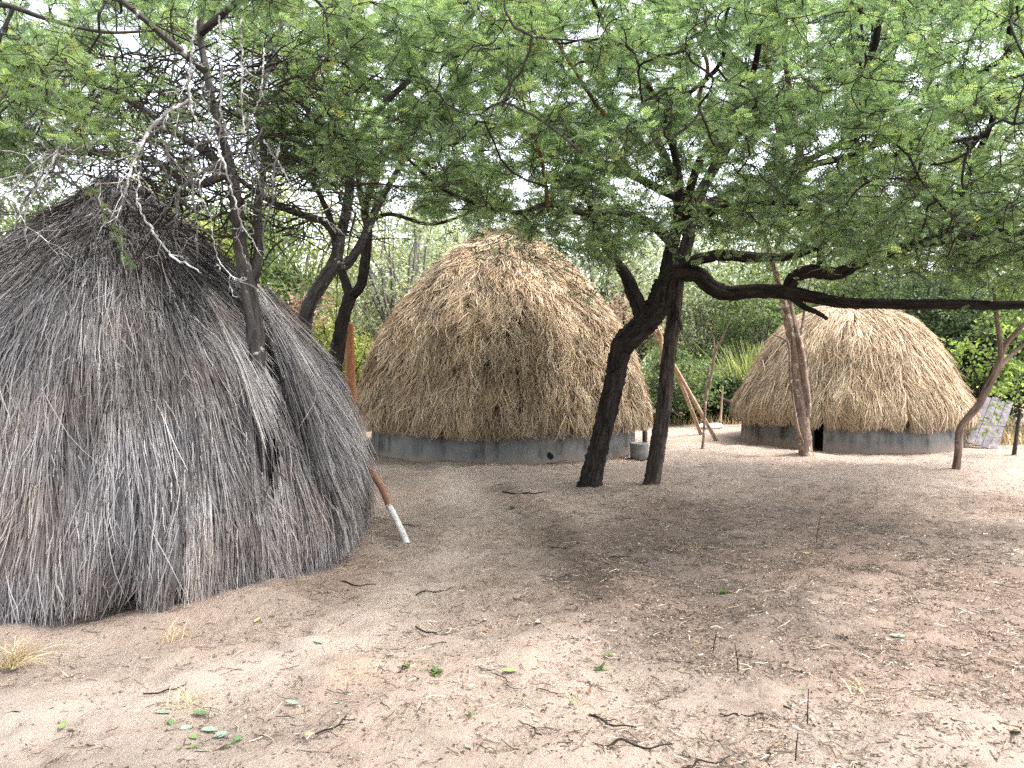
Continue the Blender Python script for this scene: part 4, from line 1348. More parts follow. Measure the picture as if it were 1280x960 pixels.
# grey planks nailed together, leaning beside the right hut
pa = G(1217, 551)
A0, A1 = P(1209, 538, 13.9), P(1221, 547, 13.6)
ub = nrm(A1 - A0)
wd = np.linalg.norm(A1 - A0)
A0 = np.array([A0[0], A0[1], 0.12])
top_l = P(1231, 495, 14.5)
ul = top_l - A0
ub = nrm(np.array([.80, -.50, -.25]))
root = thing('plank_panel', 'panel of weathered grey planks leaning beside the right hut', 'planks', A0)
nn_ = nrm(np.cross(ul, ub))
for k in range(4):
    b = Buf()
    o0 = A0 + ub * (.115 * k + .004 * k)
    l_ = ul * (1 + [0, .03, -.02, .02][k])
    th_ = nn_ * .022
    w2 = ub * .110
    vs = []
    ns = 8
    for s_ in range(ns + 1):
        p = o0 + l_ * s_ / ns + nn_ * .004 * math.sin(s_ + k)
        vs += [p, p + w2, p + w2 + th_, p + th_]
    qs = []
    for s_ in range(ns):
        a = s_ * 4
        for e in range(4):
            qs.append((a + e, a + (e + 1) % 4, a + 4 + (e + 1) % 4, a + 4 + e))
    qs += [(3, 2, 1, 0), (ns * 4, ns * 4 + 1, ns * 4 + 2, ns * 4 + 3)]
    b.add(vs, qs)
    b.obj('plank', M['plank'], root, smooth=False)
# the log it rests on
lg = A0 + ul * .9 - nn_ * .0
b = Buf()
gz = float(H(lg[0], lg[1]))
tube(b, smooth_path([[lg[0] + .05, lg[1] + .10, gz - .05, .05], [lg[0] + .06, lg[1] + .10, gz + .4, .05], [lg[0] + .05, lg[1] + .12, lg[2] + .05, .045]]), 10, .1, 4)
tag(b.obj('prop_post', M['bark_grey'], origin=(lg[0], lg[1], gz)), 'short grey post propping up the leaning plank panel', 'post')

# white sack and grey sheet near the hedge
def pillow(name, mat, c, sx, sy, sz, label, cat, seed, rot=0):
    r_ = np.random.default_rng(seed)
    u = np.linspace(0, 2 * np.pi, 29)[:-1]
    w = np.linspace(-np.pi / 2, np.pi / 2, 13)
    U, W = np.meshgrid(u, w)
    se = lambda a, e: np.sign(a) * np.abs(a) ** e
    x = sx * se(np.cos(W), .7) * se(np.cos(U), .6)
    y = sy * se(np.cos(W), .7) * se(np.sin(U), .6)
    z = sz * (np.sin(W) + 1) * (1 + .18 * np.sin(3 * U + seed) * np.cos(W))
    x, y = x * math.cos(rot) - y * math.sin(rot), x * math.sin(rot) + y * math.cos(rot)
    v = np.stack([c[0] + x, c[1] + y, c[2] + z + .012 * np.sin(9 * x + 5 * y)], -1)
    n = len(u)
    i = np.arange(len(w) - 1)[:, None] * n
    j = np.arange(n)[None]
    b = Buf()
    b.add(v, np.stack([i + j, i + (j + 1) % n, i + n + (j + 1) % n, i + n + j], -1))
    tag(b.obj(name, mat, origin=c), label, cat)


pillow('white_sack', M['sack'], G(887, 536), .30, .22, .06, 'flat white sack lying on the earth behind the poles', 'sack', 2, .2)
pillow('grey_tarp', M['slate'], G(878, 526), .50, .35, .05, 'crumpled dark grey sheet lying behind the white sack', 'sheet', 5, -.2)
lp = G(925, 524)
b = Buf()
tube(b, smooth_path([[*P(896, 497, 18.6), .05], [*P(910, 503, 18.5), .06], [*P(925, 507, 18.4), .055], [*P(942, 512, 18.2), .05]]), 10, .15, 6)
tube(b, smooth_path([[*P(925, 507, 18.4), .045], [*P(926, 526, 18.4), .05]]), 8, .1, 7)
tag(b.obj('dark_log', M['bark_dark'], origin=lp), 'dark bent log propped in the hedge left of the right hut', 'log')


# ------------------------------------------------------------------ vegetation behind
def back_tree(name, label, cat, px, depth, h, w, leafm, bark, n, size, seed, low=.25, group=None, tmpl=BROAD, stems=1, flatn=.6, nclump=None):
    """tree or bush with its own trunk, limbs and uneven crown"""
    r_ = np.random.default_rng(seed)
    x = (px - 640) / FPX * depth
    base = np.array([x, depth, float(H(x, depth))])
    root = thing(name, label, cat, base, group)
    tb, lb = Buf(), Buf()
    nc = nclump or max(14, int(n / 70))
    cen = nrm(r_.normal(size=(nc, 3))) * r_.uniform(.25, 1, (nc, 1)) ** .6
    cen[:, 0] *= w / 2
    cen[:, 1] *= w / 2
    hz = h * (1 - low) / 2
    cen[:, 2] = cen[:, 2] * hz + h * low + hz
    cen += base
    fork = base + np.array([r_.normal() * .1, r_.normal() * .1, h * max(low, .12)])
    r0 = .018 * h + .02
    for s_ in range(stems):
        bb = base + (r_.normal(size=3) * .15 * np.array([1, 1, 0]) if stems > 1 else 0)
        tube(tb, smooth_path([[*bb - np.array([0, 0, .05]), r0], [*(bb + fork) / 2 + r_.normal(size=3) * .04, r0 * .85], [*fork, r0 * .7]], .12), 9, .12, seed + s_)
    PP = []
    for c in cen[:min(nc, 34)]:
        tt = np.linspace(0, 1, 7)[:, None]
        PP.append(fork + (c - fork) * tt + r_.normal(size=(7, 3)) * .05 * tt * h / 4 + np.array([0, 0, 1]) * np.sin(tt * np.pi) * .1 * h / 4)
    tubes(tb, np.array(PP), np.linspace(r0 * .45, .006, 7)[None].repeat(len(PP), 0), 4)
    sub = []
    for c in cen:
        for _ in range(4):
            d = nrm(r_.normal(size=3)) * r_.uniform(.2, .5) * w * .22
            sub.append(c + d * np.linspace(-.6, 1, 5)[:, None] + r_.normal(size=(5, 3)) * .02)
    tubes(tb, np.array(sub), np.linspace(.009, .004, 5)[None].repeat(len(sub), 0), 3)
    if n:
        k = r_.integers(0, nc, n)
        cs = r_.uniform(.5, 1.3, nc)[k][:, None] * w * .115 * (14 / max(14, nc)) ** .18
        pos = cen[k] + r_.normal(size=(n, 3)) * cs * np.array([1, 1, flatn])
        ok = pos[:, 2] > base[2] + .05
        pos, k = pos[ok], k[ok]
        m = len(pos)
        at = np.clip(.5 * r_.uniform(0, 1, nc)[k] + .6 * r_.uniform(0, 1, m) - .05, 0, 1)
        stamp(lb, *tmpl, pos, nrm(r_.normal(size=(m, 3))), nrm(r_.normal(size=(m, 3)) * .7 + np.array([0, 0, .7])), r_.uniform(.7, 1.3, m) * size, at)
    tb.obj('trunk', bark, root)
    if n:
        lb.obj('crown', leafm, root, smooth=False)


BG = 'trees standing behind the huts'
rows = [
    # name, label, px, depth, h, w, leaf, bark, n, size, low
    ('dry_shrub', 'pinkish dry leaved shrub behind the right shoulder of the old grey hut', 345, 14, 3.0, 2.2, 'leaf_dry', 'bark_brown', 1400, .09, .25),
    ('bush', 'yellow green bush behind the nearly black tree', 405, 16, 2.4, 2.6, 'leaf_yellow', 'bark_brown', 3200, .10, .08),
    ('bush', 'pale yellow bush against the left side of the middle hut', 462, 17.5, 1.9, 2.2, 'leaf_yellow', 'bark_brown', 2600, .10, .06),
    ('dry_shrub', 'tall dry grey brown shrub with few leaves left of the middle hut top', 478, 19, 3.6, 2.8, 'leaf_dry', 'bark_grey', 1100, .09, .2),
    ('bare_tree', 'almost leafless grey tree behind the left slope of the middle hut', 545, 21, 5.0, 3.6, 'leaf_pale', 'bark_grey', 2200, .10, .2),
    ('broadleaf_tree', 'green tree seen through the branches above the old grey hut', 300, 15, 4.6, 3.4, 'leaf_mid', 'bark_brown', 3600, .11, .3),
    ('broadleaf_tree', 'yellowish tree behind the top of the old grey hut', 215, 13, 4.4, 2.6, 'leaf_yellow', 'bark_brown', 2600, .10, .35),
    ('broadleaf_tree', 'dull green tree at the far left behind the old grey hut', 60, 14, 5.0, 3.6, 'leaf_mid', 'bark_brown', 3600, .11, .3),
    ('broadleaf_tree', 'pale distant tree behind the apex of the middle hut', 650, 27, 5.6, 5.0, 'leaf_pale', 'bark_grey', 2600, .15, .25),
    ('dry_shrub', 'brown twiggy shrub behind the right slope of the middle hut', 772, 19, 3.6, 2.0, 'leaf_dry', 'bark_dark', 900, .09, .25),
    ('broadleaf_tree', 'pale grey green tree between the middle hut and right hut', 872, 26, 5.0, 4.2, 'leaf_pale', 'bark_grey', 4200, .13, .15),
    ('broadleaf_tree', 'soft green tree behind the left slope of the right hut', 955, 23, 4.4, 3.2, 'leaf_mid', 'bark_grey', 3800, .11, .2),
    ('bush', 'bright green bush behind the straight acacia trunk', 838, 19.5, 1.8, 2.6, 'leaf_mid', 'bark_brown', 3600, .10, .04),
    ('bush', 'dark green clipped looking bush behind the white sack', 878, 20.0, 1.15, 1.6, 'leaf_dark', 'bark_dark', 3000, .09, .03),
    ('bush', 'dark green bush touching the left side of the right hut', 917, 19.6, 1.15, 1.5, 'leaf_dark', 'bark_dark', 3000, .09, .03),
    ('broadleaf_tree', 'dark dense tree behind the right slope of the right hut', 1165, 20, 3.9, 3.4, 'leaf_dark', 'bark_dark', 6000, .11, .08),
    ('broadleaf_tree', 'very dark low tree behind the leaning planks', 1235, 18.5, 3.0, 2.6, 'leaf_dark', 'bark_dark', 5000, .10, .04),
    ('bush', 'lime green broad leaved bush above the leaning planks', 1228, 15.2, 2.5, 1.5, 'leaf_bright', 'bark_brown', 700, .10, .35),
    ('broadleaf_tree', 'tall mid green tree at the far right edge', 1330, 17, 4.4, 3.4, 'leaf_mid', 'bark_brown', 4500, .11, .1),
    ('broadleaf_tree', 'light green tree behind the apex of the right hut', 1075, 26, 5.2, 4.6, 'leaf_mid', 'bark_grey', 4000, .13, .2),
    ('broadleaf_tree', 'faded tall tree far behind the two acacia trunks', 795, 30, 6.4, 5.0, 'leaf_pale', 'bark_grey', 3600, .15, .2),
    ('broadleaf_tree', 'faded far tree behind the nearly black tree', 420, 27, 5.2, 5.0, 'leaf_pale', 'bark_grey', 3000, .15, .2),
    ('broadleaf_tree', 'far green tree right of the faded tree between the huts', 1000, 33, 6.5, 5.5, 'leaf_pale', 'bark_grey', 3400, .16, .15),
    ('bare_tree', 'tall nearly leafless grey tree in the gap right of the nearly black tree', 500, 18, 6.6, 3.6, 'leaf_pale', 'bark_grey', 3000, .10, .2),
    ('broadleaf_tree', 'tall loose yellowish tree behind the fork of the grey leaning tree', 370, 19, 6.4, 4.2, 'leaf_yellow', 'bark_brown', 2600, .10, .25),
    ('broadleaf_tree', 'tall pale tree rising behind the right slope of the middle hut', 735, 24, 7.4, 5.2, 'leaf_pale', 'bark_grey', 4200, .12, .3),
    ('broadleaf_tree', 'tall grey green tree behind the pale barked tree', 925, 27, 7.6, 6.0, 'leaf_pale', 'bark_grey', 5200, .13, .2),
    ('broadleaf_tree', 'tall mid green tree behind the right slope of the right hut', 1130, 25, 7.2, 6.0, 'leaf_mid', 'bark_brown', 6000, .12, .15),
    ('broadleaf_tree', 'tall dull tree behind the left slope of the middle hut', 585, 23, 7.0, 4.6, 'leaf_pale', 'bark_grey', 2600, .12, .3),
    ('broadleaf_tree', 'yellow green tree filling the gap behind the fork of the nearly black tree', 452, 22, 5.4, 3.6, 'leaf_yellow', 'bark_far', 2600, .10, .1),
    ('broadleaf_tree', 'soft mid green tree just left of the middle hut top', 530, 25, 6.4, 4.0, 'leaf_mid', 'bark_far', 3000, .11, .2),
    ('broadleaf_tree', 'tall mid green tree behind the trunk in the old hut', 250, 17, 6.0, 4.0, 'leaf_mid', 'bark_brown', 3200, .11, .25),
    ('broadleaf_tree', 'tall mid green tree behind the curved sapling', 1260, 23, 6.6, 5.0, 'leaf_mid', 'bark_brown', 5200, .12, .12),
]
for k, (nm, lab, px, dp_, h, w, lf, bk, n, sz, low) in enumerate(rows):
    cat = 'bush' if nm == 'bush' else ('shrub' if 'shrub' in nm else 'tree')
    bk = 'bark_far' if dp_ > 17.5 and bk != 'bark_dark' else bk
    back_tree(nm, lab, cat, px, dp_, h, w, M[lf], M[bk], int(n * (2.1 if nm in ('broadleaf_tree', 'bare_tree') else 1.4)), sz, 100 + k, low, BG if cat == 'tree' else 'bushes between and behind the huts', stems=4 if cat != 'tree' else 1)


# sunlit tall grass and low green growth behind, far wood on the skyline
def blades(n, pxr, dr, h, name, mat, width=.02):
    b = Buf()
    d = RNG.uniform(dr[0], dr[1], n)
    px = RNG.uniform(pxr[0], pxr[1], n)
    x = (px - 640) / FPX * d
    p = np.stack([x, d, H(x, d)], -1)
    hh = RNG.uniform(.3, 1.1, n) * h * (.75 + .35 * np.sin(1.3 * x + .7 * d) * np.sin(2.9 * x - d))
    lean = RNG.normal(size=(n, 3)) * .25
    lean[:, 2] = 1
    t_ = np.linspace(0, 1, 4)[None, :, None]
    c = p[:, None] + lean[:, None] * hh[:, None, None] * t_ + RNG.normal(size=(n, 1, 3)) * .12 * hh[:, None, None] * t_ ** 2 * np.array([1, 1, 0])
    sd = nrm(np.cross(lean, RNG.normal(size=(n, 3))))[:, None]
    w = width * (1 - .8 * t_)
    v = np.stack([c - sd * w, c + sd * w], 2)
    i = (np.arange(n)[:, None] * 4 + np.arange(3)[None]) * 2
    b.add(v, np.stack([i, i + 1, i + 3, i + 2], -1), np.repeat(RNG.uniform(0, 1, n), 8))
    o = b.obj(name, mat)
    o['kind'] = 'stuff'
    return o


blades(9000, (885, 965), (21, 25), 1.9, 'tall_grass', M['grass'], .03)
blades(7000, (380, 800), (19, 24), 0.8, 'tall_grass', M['grass'], .03)
blades(5000, (1205, 1500), (14.6, 18), 0.35, 'undergrowth', M['dry_grass'], .012)
blades(3000, (800, 960), (19, 21.5), 0.28, 'undergrowth', M['dry_grass'], .012)

b = Buf()
n = 46000
th = RNG.uniform(R(-75), R(75), n)
dd = RNG.uniform(44, 62, n)
hh = 4.6 + 1.5 * np.sin(9 * th) + 1.0 * np.sin(23 * th + 1) + .7 * np.sin(51 * th)
pos = np.stack([dd * np.sin(th), dd * np.cos(th), RNG.uniform(0, 1, n) ** .8 * hh], -1)
stamp(b, *BROAD, pos, rand_dirs(n), rand_dirs(n, .7), RNG.uniform(.35, .6, n), np.clip(RNG.normal(size=n) * .25 + .5, 0, 1))
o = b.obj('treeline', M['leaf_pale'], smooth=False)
o['kind'] = 'stuff'

# ------------------------------------------------------------------ what lies on the earth
def view_points(n, weight):
    """random ground points in front of the camera, kept where litter gathers"""
    out = []
    c = 0
    while c < n:
        y = RNG.uniform(2.2, 15, n * 2) ** 1.0
        x = RNG.uniform(-.78, .85, n * 2) * y
        k = RNG.uniform(size=n * 2) < weight(x, y) * np.clip(6 / y, .25, 1)
        k &= np.hypot(x - HL[0], y - HL[1]) > 2.0
        k &= np.hypot(x - HC[0], y - HC[1]) > 2.35
        k &= np.hypot(x - HR[0], y - HR[1]) > 2.1
        out.append(np.stack([x[k], y[k]], -1))
        c += k.sum()
    return np.vstack(out)[:n]


FLAKE = (np.array([(0, 0, .05), (.5, -.28, .12), (1, 0, .0), (.5, .28, .16)], float), np.array([(0, 1, 2, 3)]))
b = Buf()
xy = view_points(80000, lambda x, y: (.16 + .9 * litter_amount(x, y)) * (1 - .75 * worn(x, y)))
n = len(xy)
pos = np.column_stack([xy, H(xy[:, 0], xy[:, 1]) + RNG.uniform(.002, .010, n)])
ax = RNG.normal(size=(n, 3)); ax[:, 2] *= .12
stamp(b, *FLAKE, pos, ax, nrm(np.array([0, 0, 1.]) + RNG.normal(size=(n, 3)) * .35), (.006 + .024 * RNG.beta(1.2, 3.0, n)) * RNG.uniform(.7, 1.2, n), np.clip(RNG.beta(1.3, 1.6, n), 0, .985))
xy = view_points(12000, lambda x, y: (.15 + .8 * litter_amount(x, y)) * (1 - .75 * worn(x, y)))
n = len(xy)
p0 = np.column_stack([xy, H(xy[:, 0], xy[:, 1]) + .006])
an = RNG.uniform(0, 6.3, n)
ln = RNG.uniform(.03, .13, n)
t_ = np.linspace(-.5, .5, 4)[None, :, None]
dv = np.stack([np.cos(an), np.sin(an), RNG.normal(size=n) * .08], -1)
pp = p0[:, None] + dv[:, None] * ln[:, None, None] * t_ + RNG.normal(size=(n, 4, 3)) * (ln[:, None, None] * .04)
tubes(b, pp, np.full((n, 4), .0016) * RNG.uniform(.6, 1.6, (n, 1)), 3)
o = b.obj('leaf_litter', M['litter'], smooth=False)
o['kind'] = 'stuff'

# clods
b = Buf()
xy = view_points(5000, lambda x, y: .5 + .5 * litter_amount(x, y))
n = len(xy)
oc = np.array([(1, 0, 0), (0, 1, 0), (-1, 0, 0), (0, -1, 0), (.55, .55, .75), (-.55, .55, .7), (-.55, -.55, .75), (.55, -.55, .7)], float)
oq = np.array([(0, 1, 5, 4), (1, 2, 6, 5), (2, 3, 7, 6), (3, 0, 4, 7), (4, 5, 6, 7)])
pos = np.column_stack([xy, H(xy[:, 0], xy[:, 1]) - .001])
ax = RNG.normal(size=(n, 3)); ax[:, 2] *= .1
stamp(b, oc, oq, pos, ax, nrm(np.array([0, 0, 1.]) + RNG.normal(size=(n, 3)) * .2), RNG.uniform(.003, .011, n), np.zeros(n))
o = b.obj('soil_clods', M['soil'])
o['kind'] = 'stuff'

# single fallen leaves one can point to
def leaf_mesh(kind):
    b = Buf()
    x = np.linspace(0, 1, 9)
    hw = {'oval': .26, 'narrow': .15, 'curled': .22}[kind] * np.sin(np.pi * np.clip(x, .02, .985)) ** .75
    curl = {'oval': .10, 'narrow': .06, 'curled': .38}[kind]
    zz = curl * (x - .5) ** 2 * 2
    v = []
    for i in range(9):
        v += [(x[i] - .5, -hw[i], zz[i] + hw[i] * .35), (x[i] - .5, 0, zz[i]), (x[i] - .5, hw[i], zz[i] + hw[i] * .35)]
    q = []
    for i in range(8):
        a = i * 3
        q += [(a, a + 3, a + 4, a + 1), (a + 1, a + 4, a + 5, a + 2)]
    b.add(v, q)
    return b


LEAFM = {}


def fallen(px, py, size, kind, mat, label, group=None, rot=None):
    key = (kind, mat)
    if key not in LEAFM:
        LEAFM[key] = leaf_mesh(kind).mesh('fallen_leaf', M[mat])
    o = bpy.data.objects.new('fallen_leaf', LEAFM[key])
    COL.objects.link(o)
    g = G(px, py)
    o.location = g + np.array([0, 0, .006])
    o.scale = (size * .82,) * 3
    o.rotation_euler = (RNG.normal() * .25, RNG.normal() * .2, RNG.uniform(0, 6.3) if rot is None else rot)
    tag(o, label, 'leaf', group)
    return o


GL = 'fallen leaves on the bare earth'
fallen(637, 840, .085, 'oval', 'leaf_lime_fallen', 'bright lime green leaf lying alone at the lower centre', GL, .1)
fallen(717, 878, .07, 'oval', 'leaf_lime_fallen', 'small bright green curled leaf beside the dark crooked twig', GL)
fallen(886, 839, .055, 'oval', 'leaf_yellow_fallen', 'round cream yellow leaf on open earth right of the short upright twig', GL)
fallen(960, 770, .06, 'curled', 'leaf_pale_fallen', 'white curled leaf in the dark litter', GL)
fallen(1092, 776, .10, 'narrow', 'leaf_yellow_fallen', 'yellow green narrow leaf in the litter at the right', GL, 2.2)
fallen(1122, 796, .11, 'narrow', 'leaf_teal_fallen', 'long pale teal leaf below the narrow yellow leaf', GL, -.3)
fallen(1093, 764, .06, 'curled', 'leaf_pale_fallen', 'pale curled leaf just above the narrow yellow leaf', GL)
fallen(1000, 863, .075, 'oval', 'leaf_green_fallen', 'dark green leaf among dry grass at the lower right', GL)
fallen(984, 886, .07, 'oval', 'leaf_teal_fallen', 'dull green leaf just below the dark green leaf', GL)
fallen(1009, 693, .08, 'curled', 'leaf_yellow_fallen', 'yellow leaf on the litter beneath the sunny strip', GL)
fallen(932, 628, .08, 'oval', 'leaf_lime_fallen', 'small lime leaf on the sunny earth right of the straight acacia', GL)
fallen(1270, 918, .10, 'oval', 'leaf_green_fallen', 'dark green leaf at the lower right corner', GL)
fallen(78, 910, .075, 'curled', 'leaf_lime_fallen', 'yellow green folded leaf at the lower left', GL)
fallen(322, 776, .07, 'oval', 'leaf_yellow_fallen', 'yellow green leaf under the edge of the old hut', GL)
fallen(343, 769, .06, 'narrow', 'leaf_lime_fallen', 'narrow lime leaf right of the yellow leaf under the old hut', GL)
fallen(15, 837, .075, 'oval', 'leaf_green_fallen', 'dark green leaf under the dry grass tuft', GL, .6)
fallen(387, 920, .05, 'oval', 'leaf_yellow_fallen', 'small yellow leaf right of the green leaf pile', GL)
fallen(398, 804, .07, 'oval', 'leaf_teal_fallen', 'dull green leaf on the pale path', GL)
fallen(365, 880, .075, 'oval', 'leaf_teal_fallen', 'pale teal leaf above the small yellow leaf', GL)
fallen(834, 657, .07, 'curled', 'leaf_teal_fallen', 'pale green leaf near the foot of the leaning acacia', GL)
fallen(672, 780, .09, 'curled', 'leaf_pale_fallen', 'cream curled leaf on the soil ridge', GL)
fallen(755, 727, .10, 'narrow', 'leaf_pale_fallen', 'white narrow leaf on top of the soil ridge', GL, .5)
fallen(1245, 730, .08, 'oval', 'leaf_teal_fallen', 'dull green leaf in the dark litter at the right edge', GL)
for (px, py, s, kd, mt, rot) in ((203, 893, .08, 'oval', 'leaf_teal_fallen', .2), (250, 893, .09, 'oval', 'leaf_green_fallen', -.1), (262, 914, .08, 'oval', 'leaf_teal_fallen', .3), (241, 923, .075, 'oval', 'leaf_lime_fallen', -.6),
                                 (240, 936, .075, 'oval', 'leaf_lime_fallen', .2), (276, 920, .07, 'oval', 'leaf_teal_fallen', .5), (233, 912, .08, 'oval', 'leaf_teal_fallen', .9), (285, 934, .09, 'oval', 'leaf_lime_fallen', .7),
                                 (297, 925, .075, 'oval', 'leaf_green_fallen', 1.6), (207, 929, .07, 'curled', 'leaf_brown_fallen', .4), (213, 905, .07, 'oval', 'leaf_green_fallen', 2.0), (253, 941, .08, 'narrow', 'leaf_teal_fallen', .4), (222, 940, .07, 'narrow', 'leaf_green_fallen', 1.1)):
    fallen(px, py, s, kd, mt, 'leaf in the small pile of green leaves at the lower left', 'leaves of the green leaf pile', rot)
for _ in range(46):
    fallen(RNG.uniform(420, 1270), RNG.uniform(640, 950), RNG.uniform(.035, .06), RNG.choice(['oval', 'curled', 'narrow']), RNG.choice(['leaf_pale_fallen', 'leaf_brown_fallen', 'leaf_teal_fallen', 'leaf_pale_fallen']),
           'small withered leaf scattered on the bare earth', 'small withered leaves')

# single fallen twigs
def twig_mesh(seed):
    r_ = np.random.default_rng(seed)
    b = Buf()
    n = 7
    p = np.zeros((n, 4))
    p[:, 0] = np.linspace(-.5, .5, n)
    p[:, 1] = np.cumsum(r_.normal(size=n) * .05)
    p[:, 2] = np.abs(r_.normal(size=n)) * .03 + .015
    p[:, 3] = np.linspace(.022, .010, n)
    tube(b, smooth_path(p, .03), 6, .2, seed)
    for k in range(r_.integers(1, 4)):
        i = r_.integers(1, n - 2)
        a = r_.choice([-1, 1]) * r_.uniform(.5, 1)
        l = r_.uniform(.15, .3)
        q = np.array([[*p[i, :3], .011], [p[i, 0] + l * .5 * math.cos(a), p[i, 1] + l * .5 * math.sin(a), .03, .009], [p[i, 0] + l * math.cos(a), p[i, 1] + l * math.sin(a), .05, .006]])
        tube(b, smooth_path(q, .04), 5, .2, seed + k)
    return b.mesh('fallen_twig', M['twig'])


TW = [twig_mesh(60 + k) for k in range(6)]


def twig(px, py, ln, rot, label, group, k):
    o = bpy.data.objects.new('fallen_twig', TW[k % 6])
    COL.objects.link(o)
    o.location = G(px, py)
    o.scale = (ln,) * 3
    o.rotation_euler = (0, 0, rot)
    tag(o, label, 'twig', group)


GT = 'fallen twigs on the bare earth'
for k, (px, py, ln, rot, lab) in enumerate((
        (757, 900, .30, -.5, 'thick dark crooked twig at the lower centre'),
        (790, 931, .32, .1, 'long dark twig with a knot just below the crooked twig'),
        (545, 790, .26, -.4, 'dark twig lying across the middle of the path'),
        (543, 743, .25, .2, 'forked dark twig on the path between the hut and ridge'),
        (705, 685, .22, -.2, 'dark twig on the upper end of the soil ridge'),
        (780, 697, .26, .0, 'thin dark twig arching over the soil ridge'),
        (515, 657, .22, -.3, 'dark twig right of the white stick end'),
        (440, 728, .34, .1, 'long dark twig at the right foot of the old hut'),
        (205, 862, .20, .8, 'dark twig above the pile of green leaves'),
        (30, 896, .20, .1, 'thin dark twig at the lower left edge'),
        (420, 906, .22, .9, 'dark twig right of the small yellow leaf'),
        (690, 866, .16, -.6, 'short dark twig left of the bright green curled leaf'),
        (925, 893, .20, .1, 'flat brown twig below the upright twigs'),
        (880, 953, .24, .5, 'dark twig at the bottom edge right of centre'),
        (655, 617, .55, .3, 'long thin twig in front of the middle hut wall'))):
    twig(px, py, ln, rot, lab, GT, k)
for k in range(44):
    twig(RNG.uniform(330, 1270), RNG.uniform(630, 950), RNG.uniform(.07, .16), RNG.uniform(0, 6.3), 'small dark twig scattered on the bare earth', 'small scattered twigs', k)


def upright(px, py, h, lean, lab, k):
    g = G(px, py)
    b = Buf()
    tube(b, smooth_path([[*g - np.array([0, 0, .02]), .0035], [g[0] + lean * .4, g[1], g[2] + h * .5, .003], [g[0] + lean, g[1], g[2] + h, .002]], .02), 6, .15, k)
    tag(b.obj('upright_twig', M['twig'], origin=g), lab, 'twig', 'bare twigs poking up out of the earth')


upright(891, 815, .11, .02, 'short dark twig sticking up left of the forked upright one', 1)
upright(923, 838, .14, -.02, 'thin forked twig sticking up above the round cream leaf', 2)
upright(1009, 905, .16, .004, 'straight thin twig sticking up below the dark green leaf', 3)
upright(994, 952, .12, .01, 'dark twig sticking up at the bottom edge', 4)
upright(1020, 677, .28, .05, 'bare twig sticking up on the sunny earth', 5)


# tufts and seedlings
def tuft(px, py, n, h, spread, mat, label, cat, width=.003, lean0=(0, 0)):
    g = G(px, py)
    b = Buf()
    p = g + RNG.normal(size=(n, 3)) * np.array([.03, .03, 0]) * spread
    lean = RNG.normal(size=(n, 3)) * .6 + np.array([lean0[0], lean0[1], 0])
    lean[:, 2] = 1
    lean = nrm(lean)
    hh = RNG.uniform(.5, 1.1, n) * h
    t_ = np.linspace(0, 1, 6)[None, :, None]
    c = p[:, None] + lean[:, None] * hh[:, None, None] * t_
    c[:, :, 2] -= (hh[:, None] * .45 * t_[..., 0] ** 2)
    c[:, :, 2] = np.maximum(c[:, :, 2], g[2] + .003)
    sd = nrm(np.cross(lean, RNG.normal(size=(n, 3))))[:, None]
    w = width * (1 - .75 * t_)
    v = np.stack([c - sd * w / 2, c + sd * w / 2], 2)
    i = (np.arange(n)[:, None] * 6 + np.arange(5)[None]) * 2
    b.add(v, np.stack([i, i + 1, i + 3, i + 2], -1), np.repeat(RNG.uniform(0, 1, n), 12))
    tag(b.obj('grass_tuft', mat, origin=g), label, cat, 'dry grass tufts')


tuft(15, 832, 150, .34, 1.2, M['dry_grass'], 'dry straw tuft at the left edge in front of the old hut', 'grass tuft', .004, (.45, .1))
tuft(222, 785, 60, .22, 1.6, M['dry_grass'], 'sparse straw tuft hanging at the foot of the old hut', 'grass tuft', .003)
tuft(1075, 865, 46, .15, 1.2, M['dry_grass'], 'thin dry grass tuft among litter at the lower right', 'grass tuft', .002)
tuft(230, 885, 50, .20, 1.2, M['dry_grass'], 'dry grass stalks on the green leaf pile', 'grass tuft', .003)
tuft(445, 850, 30, .16, 1.3, M['dry_grass'], 'few dry stalks on the path below the old hut', 'grass tuft', .002)
tuft(870, 690, 34, .16, 1.3, M['dry_grass'], 'few dry stalks near the soil ridge top', 'grass tuft', .002)


def seedling(px, py, n, s, label, mat='leaf_mid'):
    g = G(px, py)
    b = Buf()
    pos = g + RNG.normal(size=(n, 3)) * np.array([.004, .004, .002]) + np.array([0, 0, .008])
    ax = RNG.normal(size=(n, 3)); ax[:, 2] = np.abs(ax[:, 2]) * .5
    stamp(b, *BROAD, pos, ax, nrm(np.array([0, 0, 1.]) + RNG.normal(size=(n, 3)) * .4), RNG.uniform(.6, 1.4, n) * s * 1.15, RNG.uniform(.2, 1, n))
    tag(b.obj('seedling', M[mat], origin=g, smooth=False), label, 'seedling', 'small green seedlings')


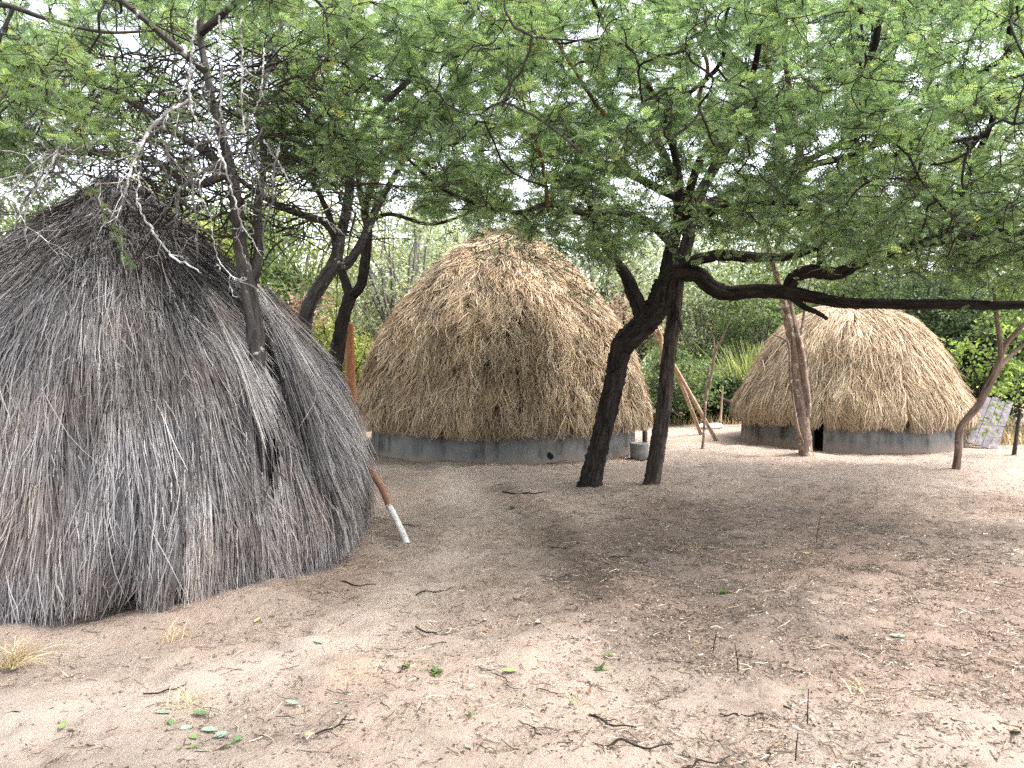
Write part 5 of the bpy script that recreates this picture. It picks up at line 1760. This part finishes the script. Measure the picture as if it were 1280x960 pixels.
seedling(545, 843, 16, .035, 'small green seedling left of the bright lime leaf')
seedling(510, 836, 9, .028, 'tiny green seedling farthest left near the path')
seedling(752, 839, 14, .032, 'dull green seedling right of the bright lime leaf')
seedling(588, 897, 7, .025, 'tiny seedling at the lower centre')
seedling(762, 820, 10, .03, 'pale seedling behind the dull green seedling', 'leaf_pale')
seedling(905, 743, 14, .035, 'green seedling in the dark litter')
seedling(640, 636, 12, .05, 'small weed at the upper end of the dark ridge')

# ------------------------------------------------------------------ light
SUN_EL, SUN_AZ = R(58), R(92)       # azimuth measured from the view direction towards the right
dirs_ = Vector((math.cos(SUN_EL) * math.sin(SUN_AZ), math.cos(SUN_EL) * math.cos(SUN_AZ), math.sin(SUN_EL)))
sun_d = bpy.data.lights.new('sun', 'SUN')
sun_d.energy = 1.5
sun_d.angle = R(12)
sun_d.color = (1.0, 0.95, 0.88)
sun = bpy.data.objects.new('sun', sun_d)
sun.rotation_euler = (-dirs_).to_track_quat('-Z', 'Y').to_euler()
sun.location = (8, 6, 20)
COL.objects.link(sun)

w = bpy.data.worlds.new('World')
sc.world = w
w.use_nodes = True
nt = w.node_tree
bg = nt.nodes['Background']
sky = nt.nodes.new('ShaderNodeTexSky')
sky.sky_type = 'NISHITA'
sky.sun_disc = False
sky.sun_elevation = SUN_EL
sky.sun_rotation = SUN_AZ
sky.air_density = 1.0
sky.dust_density = 4.0
sky.ozone_density = 1.0
hsv = nt.nodes.new('ShaderNodeHueSaturation')
hsv.inputs['Saturation'].default_value = 0.35
hsv.inputs['Value'].default_value = 1.25
nt.links.new(sky.outputs[0], hsv.inputs['Color'])
nt.links.new(hsv.outputs[0], bg.inputs[0])
bg.inputs[1].default_value = 0.15

sc.view_settings.view_transform = 'Standard'
sc.view_settings.look = 'None'
sc.view_settings.gamma = 1
sc.view_settings.use_curve_mapping = False
sc.view_settings.exposure = 2.2

sc.cycles.use_denoising = False
sc.cycles.max_bounces = 8
sc.cycles.diffuse_bounces = 4
sc.cycles.transmission_bounces = 4
sc.cycles.transparent_max_bounces = 4
sc.render.use_persistent_data = False
